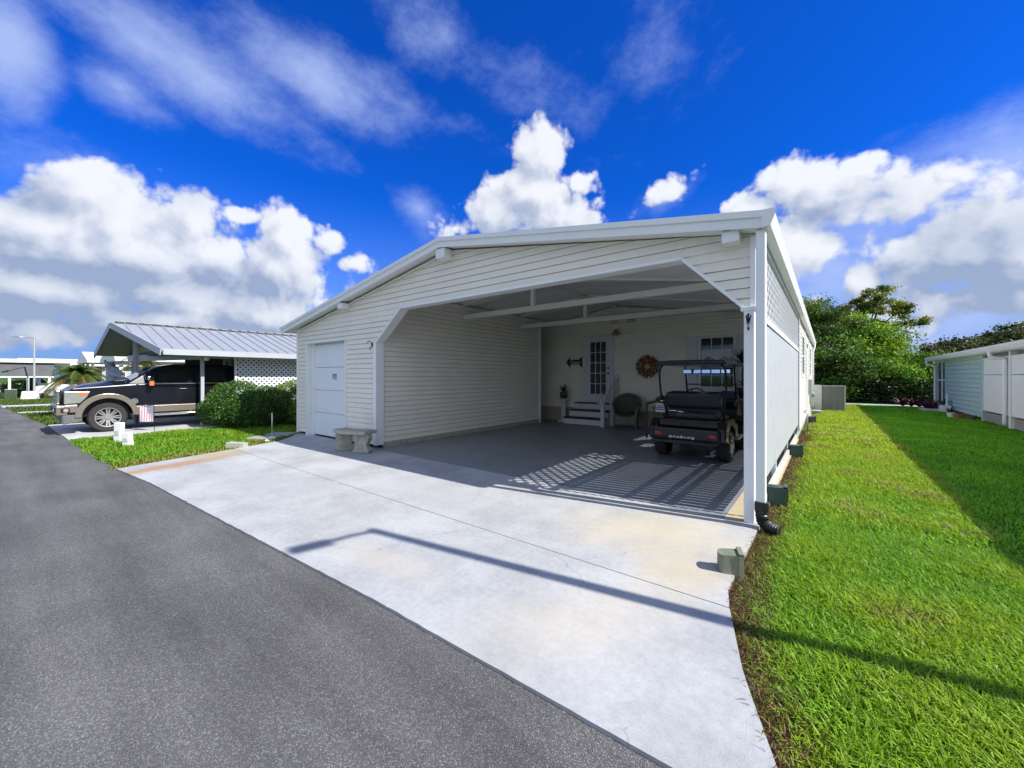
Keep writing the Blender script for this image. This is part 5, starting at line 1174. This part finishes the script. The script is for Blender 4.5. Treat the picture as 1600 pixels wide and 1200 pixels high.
MB().box(-44.05, -43.95, -.35, 2.1, 1.42, 1.50).build('rail', white, sc_)
def car(x, y, rz, body_m, label):
    t = thing('parked_car', (x, y, 0), label, 'car', 'cars parked by the far houses'); M = Matrix.Translation((x, y, 0)) @ Matrix.Rotation(rz, 4, 'Z')
    def put(b, nm, m, p=None, **k): o_ = MB(); o_.add([M @ Vector(v) for v in b.v], b.f); return o_.build(nm, m, p or t, **k)
    put(MB().prism([(-2.2, .3), (-2.25, .65), (-2.0, .85), (-1.0, .92), (1.0, .92), (2.1, .82), (2.25, .6), (2.2, .3)], -.9, .9, 'x'), 'body', body_m, bevel=.06)
    b = MB(); top = [(-.75, 1.42), (.75, 1.42)]; b.add([(-.82, -1.3, .9), (.82, -1.3, .9), (.82, 1.2, .9), (-.82, 1.2, .9), (-.62, -.8, 1.42), (.62, -.8, 1.42), (.62, .5, 1.42), (-.62, .5, 1.42)], [(0, 3, 2, 1), (4, 5, 6, 7), (0, 1, 5, 4), (1, 2, 6, 5), (2, 3, 7, 6), (3, 0, 4, 7)])
    put(b, 'cabin', dark_glass, bevel=.04); put(MB().box(-.6, .6, -.78, .48, 1.42, 1.45), 'roof', body_m, bevel=.01)
    for sx_ in (-1, 1):
        for yy in (-1.35, 1.4):
            w_ = put(MB().lathe([(.2, -.1), (.32, -.1), (.32, .1), (.2, .1)], (sx_ * .82, yy, .32), 16, 'x'), 'wheel', tyre); put(MB().lathe([(.19, 0), (.19, .11 * sx_)], (sx_ * .82, yy, .32), 12, 'x'), 'rim', steel, w_)
        put(MB().box(sx_ * .7 - .14, sx_ * .7 + .14, 2.16, 2.24, .6, .72), 'headlight', mat('lamp_lens', (.5, .52, .48), .12))
car(-43.6, 3.4, R(175), mat('car_white', (.6, .6, .6), .25, coat=.6), 'white car parked under the grey shade screen')
car(-52.5, .9, R(180), mat('car_black', (.015, .016, .018), .2, coat=.8), 'black car parked at the far left end of the road')
car(-29.5, 5.0, R(178), mat('car_silver', (.35, .36, .38), .25, metal=.4), 'silver car parked in front of the white house beyond the palms')
hedge('small_bush', 'small green bush beside the far left houses', [(-47.5, .6, .6, .9, .9, .75)], 2500, .14, g2, wood=False)
wbx = tag(MB().prism([(-.35, 0), (.35, 0), (.28, .55), (-.28, .55)], -.25, .25, 'y').build('white_planter', wpost, None, .02, origin=(0, 0, 0)), 'white tapered planter box standing near the far street lamp', 'planter'); wbx.location = (-41.5, .95, -.04); wbx.rotation_euler = (0, 0, R(60))
tag(MB().prism([(-.6, 0), (-.2, 0), (.55, .7), (.2, .7)], -.25, .25, 'y').build('slanted_board', wpost, None, .02, origin=(0, 0, 0)), 'slanted white board leaning in the grass near the far houses', 'board').location = (-42.0, .15, -.04)

# street lamps: one far down the road, one on this lawn outside the picture whose shadow crosses the driveway
def street_lamp(x, y, h, label, arm=(0, -1), al=.62, r0=.055):
    t = thing('street_lamp', (x, y, 0), label, 'street lamp', 'street lamps')
    MB().lathe([(r0 * 2, -.06), (r0 * 2, .10), (r0 * 1.15, .12), (r0 * .85, h)], (x, y, 0), 12).build('pole', mat('lamp_pole', (.42, .43, .42), .5, .05, 5, metal=.3), t, smooth=False)
    a = Vector((arm[0], arm[1], 0)).normalized(); p0 = Vector((x, y, h - .05))
    MB().tube([p0, p0 + a * .2 + Vector((0, 0, .03)), p0 + a * al], .028, 8).build('arm', steel, t, smooth=True)
    hd_ = MB(); q = p0 + a * (al + .05); hd_.obox(tuple(q), .13, .34, .08, math.atan2(a.y, a.x) - math.pi / 2); hd_.build('lamp_head', steel, t, .02)
    return t
street_lamp(-42.5, 1.15, 4.15, 'thin pale street lamp beside the road far on the left', (.6, -.8), .95, .05)
street_lamp(2.96, 3.34, 6.0, 'street lamp standing on the lawn right of the driveway', (-.25, -1), .52, .06)

# ------------------------------------------------------------------ blue house on the right
rn = thing('blue_house', (6.6, 21, 0), 'pale blue sided house with white carport panels across the lawn', 'house')
blue = mat('blue_siding', (.40, .53, .52), .55, .05, 2.5, .05, 90); blue_d = mat('slate_blue', (.16, .20, .23), .6, .06, 3)
X = 4.2
siding(MB(), lambda z: [(20.6, 26.2)], .08, 2.36, .17, lambda y, z, d: (X - d, y, z), [], .03, .022).build('side_wall', blue, rn)
MB().box(X + .01, 11.5, 27.9, 28.0, 0, 2.4).build('end_wall', blue, rn); MB().box(X, 11.5, 26.2, 26.3, 0, 2.3).build('end_wall', blue, rn)
MB().box(X - .03, X + .02, 20.5, 20.62, 0, 2.30).build('corner_trim', blue, rn)
# far end porch with tall windows
pw = MB().box(X - .02, X + .06, 27.82, 27.98, 0, 2.25).box(X - .01, X + .05, 26.98, 27.04, 0, 2.25).box(X - .01, X + .05, 26.2, 26.28, 0, 2.25)
for z in (.1, 1.33, 2.2): pw.box(X, X + .04, 26.28, 27.82, z - .03, z + .03)
f = pw.build('porch_window', white, rn)
MB().box(X + .03, X + .045, 26.28, 27.82, .05, 2.25).build('pane', mat('green_glass', (.02, .035, .03), .25, spec=.15), f)
MB().box(X + .06, X + .3, 1.7, 20.5, 1.9, 2.45).build('carport_wall', blue_d, rn)
MB().box(X + 2.6, X + 2.7, 1.7, 20.5, 0, 2.5).build('carport_wall', blue_d, rn)
for y0, y1 in ((17.95, 20.42), (15.3, 17.78), (12.6, 15.1), (9.9, 12.4), (7.2, 9.7), (4.5, 7.0), (1.8, 4.3)):
    pz = MB().box(X - .06, X - .02, y0, y1, .40, 1.54).box(X - .06, X - .02, y0, y1, 1.555, 2.06).build('carport_panel', white, rn, .006)
    MB().box(X - .075, X - .06, y0 - .03, y1 + .03, .36, .40).box(X - .075, X - .06, y0 - .03, y1 + .03, 2.06, 2.10).build('panel_rail', white, pz)
for y in (20.45, 17.86, 15.2, 12.5, 9.8, 7.1, 4.4, 1.75): MB().box(X - .08, X + .06, y - .07, y + .07, 0, 2.45).build('carport_post', blue if y > 20 else white, rn)
for y in (16.6, 13.8): MB().box(X - .02, X + .08, y - .14, y + .14, 0, 2.45).build('carport_post', white, rn)
MB().box(X + .0, X + .1, 1.7, 20.5, .0, .30).build('block_base', mat('base_blocks', (.26, .26, .25), .85, .15, 4, .3), rn)
rz = MB(); zr = lambda x, y: 2.42
def rroof(y): return 2.28 + (27.1 - y) * .0
vs = [(3.86, 1.5, 2.39), (8.0, 1.5, 3.2), (8.0, 27.9, 3.2), (3.86, 27.9, 2.39)]; vs += [(v[0], v[1], v[2] - .14) for v in vs]
rz.add(vs, [(0, 1, 2, 3), (7, 6, 5, 4), (0, 4, 5, 1), (1, 5, 6, 2), (2, 6, 7, 3), (3, 7, 4, 0)])
vs = [(8.0, 1.5, 3.2), (12.4, 1.5, 2.39), (12.4, 27.9, 2.39), (8.0, 27.9, 3.2)]; vs += [(v[0], v[1], v[2] - .14) for v in vs]
rz.add(vs, [(0, 1, 2, 3), (7, 6, 5, 4), (0, 4, 5, 1), (1, 5, 6, 2), (2, 6, 7, 3), (3, 7, 4, 0)])
rz.build('roof', mat('pale_roof', (.66, .68, .68), .5, .05, 3), rn)
MB().prism([(3.86, 2.40), (3.75, 2.40), (3.75, 2.33), (3.80, 2.24), (3.86, 2.23)], 1.5, 27.9, 'y').build('gutter', white, rn)
MB().box(3.86, X, 1.6, 27.8, 2.22, 2.24).build('soffit', white, rn)
for y in (18.1, 27.7):
    MB().tube(spline([(3.80, y, 2.26), (3.80, y, 2.12), (3.88, y, 2.05), (X - .14, y, 2.03), (X - .11, y, 1.9), (X - .11, y, .9), (X - .11, y, .06)], 5), .05, 10).build('downspout', white, rn, smooth=True)
# plants and pots along the blue house
rp_ = thing('red_plants', (3.75, 27.0, 0), 'dark red leafy plants at the far corner of the blue house', 'plant')
f = MB()
for i, (x, y) in enumerate(((3.55, 27.6), (3.7, 27.0), (3.8, 26.5), (3.3, 27.9), (3.75, 26.1), (3.0, 28.0))): frond_plant(f, (x, y, 0), 26, .62, .10, .95, 60 + i, .3)
f.build('foliage', mat('red_leaf', (.10, .012, .02), .45, .5, 6), rp_)
tag(MB().box(3.3, 4.1, 25.2, 26.0, -.04, .05).build('planter_slab', conc2, None, .01, origin=(3.7, 25.6, 0)), 'flat concrete slab in front of the red plants', 'slab')
wp_ = thing('white_planter_box', (4.0, 24.9, 0), 'white planter box with a dark green plant by the blue wall', 'planter')
MB().box(3.82, 4.12, 24.6, 25.2, 0, .24).box(3.85, 4.09, 24.63, 25.17, .24, .26).build('box', wpost, wp_, .01); MB().box(3.98, 4.03, 24.8, 24.85, .24, .75).build('stake', wpost, wp_); frond_plant(MB(), (3.95, 25.05, .24), 20, .5, .05, 1.1, 71, .4).build('foliage', dk_leaf, wp_)
tag(frond_plant(MB(), (3.98, 23.9, -.02), 18, .42, .04, 1.1, 72, .4).build('spiky_tuft', dk_leaf, None, origin=(3.98, 23.9, 0)), 'dark spiky tuft of leaves against the blue wall', 'plant')
for (x, y, r0, m_, lab) in ((3.75, 21.3, .16, mat('terracotta', (.32, .13, .07), .8, .15, 9), 'terracotta bowl on the ground by the blue wall corner'), (3.95, 20.8, .13, mat('brown_pot', (.16, .09, .06), .7), 'brown pot by the corner of the blue wall'), (3.62, 21.8, .11, wpost, 'small white dish left of the terracotta bowl')):
    b = MB().lathe([(r0 * .6, 0), (r0, .16), (r0 * 1.08, .17), (r0 * .9, .14)], (x, y, -.03), 16); tag(b.build('garden_pot', m_, None, origin=(x, y, -.03)), lab, 'pot')
# metal screen round the air conditioner at the end of the cream house
fs_ = thing('metal_screen', (.1, 22.45, 0), 'grey corrugated metal screen at the far corner of the cream house', 'screen')
b = MB(); n = 40
cor = [(-.18 + .78 * k / n, 22.42 + .022 * (1 if (k // 2) % 2 else -1)) for k in range(n + 1)]
b.prism(cor + [(p[0], p[1] + .012) for p in cor[::-1]], .02, 1.06, 'z').build('corrugated_sheet', mat('screen_grey', (.25, .27, .27), .5, .08, 5, metal=.4), fs_)
fr_ = MB().box(-.20, .63, 22.385, 22.47, 1.06, 1.10).box(.59, .635, 22.38, 22.47, 0, 1.06).box(-.20, -.17, 22.38, 22.47, 0, 1.06).build('frame', steel, fs_)
MB().box(-.50, -.20, 22.40, 22.44, 0, 1.12).build('end_panel', mat('screen_pale', (.5, .53, .53), .5), fs_)
tag(MB().box(-.48, -.18, 20.3, 21.0, -.05, .10).build('concrete_pad', st_m, None, .01, origin=(-.3, 20.6, 0)), 'low concrete pad beside the metal screen', 'slab')

# ------------------------------------------------------------------ grass, straw
def lawn(name, n, xr, yr, hf, wf, tonef, mask, label, dens=None, mat_=None):
    P = np.stack([rng.uniform(*xr, n), rng.uniform(*yr, n), np.full(n, -.045)], 1)
    if dens is not None: P = P[rng.uniform(0, 1, len(P)) < dens(P)]
    P = P[mask(P)]; d = np.linalg.norm(P[:, :2], axis=1)
    nz = fbm(P, .9, 3.0); nz2 = fbm(P, 4.0, 8.0)
    h, w = hf(P, d, nz), wf(d); lean = rng.uniform(.15, 1.5, len(P))
    V, T, C = blades(P, h, w, lean, tonef(P, d, nz, nz2) * rng.uniform(.7, 1.35, (len(P), 1)))
    o = np_tris(name, V, T, C, mat_ or leafmat('grass_blade', .4, .5)); o['label'] = label; o['kind'] = 'stuff'; return o
G_B, G_Y, G_LIFT, STRAW = np.array((.17, .35, .018)), np.array((.30, .41, .022)), np.array((.14, .40, .014)), np.array((.24, .18, .09))
edge = lambda P: 1.30 + .05 * np.sin(P[:, 1] * 1.7)  # grass tone changes along the edge of the blue house's shadow
def bare(P):     # worn strip along the driveway and the wall
    x = P[:, 0]; y = P[:, 1]; e = np.where(y < 4.6, np.interp(y, [1.5, 1.7, 2.3, 3.1, 4.8], [-.04, -.1, -.33, -.55, -.53]), -.5)
    return x - e
def tone_near(P, d, a, b):
    s = np.clip(bare(P) / .26 + .15 + a * .7 , 0, 1)[:, None]; u = rng.uniform(0, 1, (len(P), 1))
    yl = np.clip(.25 + a * .9 + np.clip((P[:, 1] - 5) / 9, 0, .7) + (P[:, 0] < .9) * .05, 0, 1)[:, None]
    c = G_B * (1 - yl) + G_Y * yl
    dry = (u > .25 + .75 * s) | ((a > .5)[:, None] & (u > .7))
    c = np.where(dry, STRAW * rng.uniform(.5, 1.3, (len(P), 1)), c)
    pale = ((a > .30) & (P[:, 1] > 4.5))[:, None] & (rng.uniform(0, 1, (len(P), 1)) > .68)      # thin, dried patches
    return np.where(pale, np.array((.27, .26, .14)) * rng.uniform(.6, 1.2, (len(P), 1)), c)
msk = lambda P: (bare(P) > .0) & (P[:, 0] < edge(P)) & (P[:, 1] > ry(0) + .02)
keep = lambda P: np.clip(bare(P) / .22 + .42 + .5 * fbm(P, 1.6, 5.0), .10, 1)
hn = lambda P, d, a: rng.uniform(.05, .095, len(P)) * (.9 + .5 * a) * np.clip(bare(P) / .5 + .35, .35, 1) * np.clip(1 + .02 * d, 1, 1.3)
lawn('near_grass', 62000, (-.6, 1.6), (1.58, 5.2), hn, lambda d: rng.uniform(.006, .011, len(d)), tone_near, msk, 'bright grass beside the driveway', keep)
lawn('near_grass', 46000, (-.6, 1.6), (5.2, 11), hn, lambda d: rng.uniform(.009, .016, len(d)), tone_near, msk, 'bright grass beside the cream house', keep)
lawn('near_grass', 36000, (-.6, 1.6), (11, 28.2), hn, lambda d: rng.uniform(.014, .026, len(d)), tone_near, msk, 'bright grass at the far end of the cream house', keep)
def tone_mown_lift(P, d, a, b):
    m = np.clip(.45 + a * .8 + b * .25, 0, 1)[:, None]; return G_LIFT * (1 - m) + np.array((.22, .52, .018)) * m  # greens raised in the colour to lift the blue house's shadow
mk2 = lambda P: (P[:, 0] >= edge(P) - .02) & (P[:, 0] < np.where(P[:, 1] > 10, 4.25, 9))
hm = lambda P, d, a: rng.uniform(.03, .06, len(P)) * (1 + .4 * a)
lawn('mown_shade_grass', 60000, (1.2, 5.0), (1.6, 11), hm, lambda d: rng.uniform(.008, .014, len(d)), tone_mown_lift, mk2, 'mown grass of the next lot, greens raised against the house shadow')
lawn('mown_shade_grass', 60000, (1.2, 4.3), (11, 28.2), hm, lambda d: rng.uniform(.014, .026, len(d)), tone_mown_lift, mk2, 'mown grass towards the back of the next lot, greens raised against the house shadow')
def tone_left(P, d, a, b):
    y = np.clip(.35 + a * .9, 0, 1)[:, None]; c = np.array((.13, .30, .018)) * (1 - y) + np.array((.24, .36, .025)) * y
    edge_dry = (np.abs(P[:, 0] - np.interp(P[:, 1], [1, 2.9, 4], [-9.1, -9.7, -10.1])) < .5)[:, None] & (rng.uniform(0, 1, (len(P), 1)) > .45)
    return np.where(edge_dry, np.array((.30, .22, .07)) * rng.uniform(.6, 1.2, (len(P), 1)), c)
def mk3(P):
    x, y = P[:, 0], P[:, 1]; rr = np.interp(x, [p[0] for p in ROAD], [p[1] for p in ROAD]); lft = np.interp(y, [1.0, 1.07, 2.9, 3.99, 4.5, 4.78], [-9.02, -9.04, -9.62, -10.03, -10.6, -11.0])
    return (x < lft - .02) & (x > -14.22) & (y > rr + .03 + .06 * np.sin(x * 5))
lawn('left_grass', 46000, (-14.3, -9.0), (.9, 7.5), lambda P, d, a: rng.uniform(.05, .10, len(P)) * (1 + .5 * a), lambda d: rng.uniform(.012, .020, len(d)), tone_left, mk3, 'grass between the two driveways')
def mk4(P):
    x, y = P[:, 0], P[:, 1]; return (y > np.interp(x, [p[0] for p in ROAD], [p[1] for p in ROAD]) + .05) & ~((x > -33.5) & (x < -31.5)) & ~((x > -26.8) & (x < -26))
lawn('far_grass', 30000, (-42, -18.95), (-.5, 6), lambda P, d, a: rng.uniform(.05, .11, len(P)), lambda d: rng.uniform(.03, .05, len(d)), lambda P, d, a, b: np.tile(np.array((.10, .15, .025)), (len(P), 1)), mk4, 'grass verge farther down the road')
# brown pine straw and mulch along the wall
def tone_straw(P, d, a, b): return np.array([(.075, .032, .020), (.10, .055, .028), (.03, .016, .012), (.24, .17, .085), (.055, .022, .015)])[rng.integers(0, 5, len(P))]
def straw(n, mask, xr, yr, w, label, dens=None):
    P = np.stack([rng.uniform(*xr, n), rng.uniform(*yr, n), np.full(n, -.035) + rng.uniform(0, .025, n)], 1); P = P[mask(P)]
    if dens is not None: P = P[rng.uniform(0, 1, len(P)) < dens(P)]
    k = len(P); V, T, C = blades(P, rng.uniform(.015, .035, k), rng.uniform(.5, 1.0, k) * w * .7, rng.uniform(1.2, 3, k), tone_straw(P, 0, 0, 0) * rng.uniform(.7, 1.3, (k, 1)))
    o = np_tris('straw_mulch', V, T, C, leafmat('straw_blade', .05, .95, .02)); o['label'] = label; o['kind'] = 'stuff'
straw(30000, lambda P: (bare(P) > -.01) & (bare(P) < .30), (-.6, .6), (1.6, 5.5), .006, 'brown straw mulch along the driveway edge', lambda P: np.clip(1.1 - bare(P) / .28, 0, 1))
straw(22000, lambda P: (bare(P) > -.04) & (bare(P) < .34), (-.6, .3), (5.5, 14), .008, 'brown straw mulch along the cream house', lambda P: np.clip(1.2 - bare(P) / .34, 0, 1))
mb_ = MB(); ys = np.arange(1.62, 14, .3)
def be(y): return rx(y) if y < 4.6 else -.52
for a, b in zip(ys[:-1], ys[1:]): mb_.quad((be(a) - .02, a, -.041), (be(a) + .30 + .1 * mnoise.noise(Vector((a, 0, 0))), a, -.041), (be(b) + .30 + .1 * mnoise.noise(Vector((b, 0, 0))), b, -.041), (be(b) - .02, b, -.041))
tag(mb_.build('mulch_bed', mat('mulch', (.05, .03, .022), .95, .5, 40, .8, 60)), kind='structure')
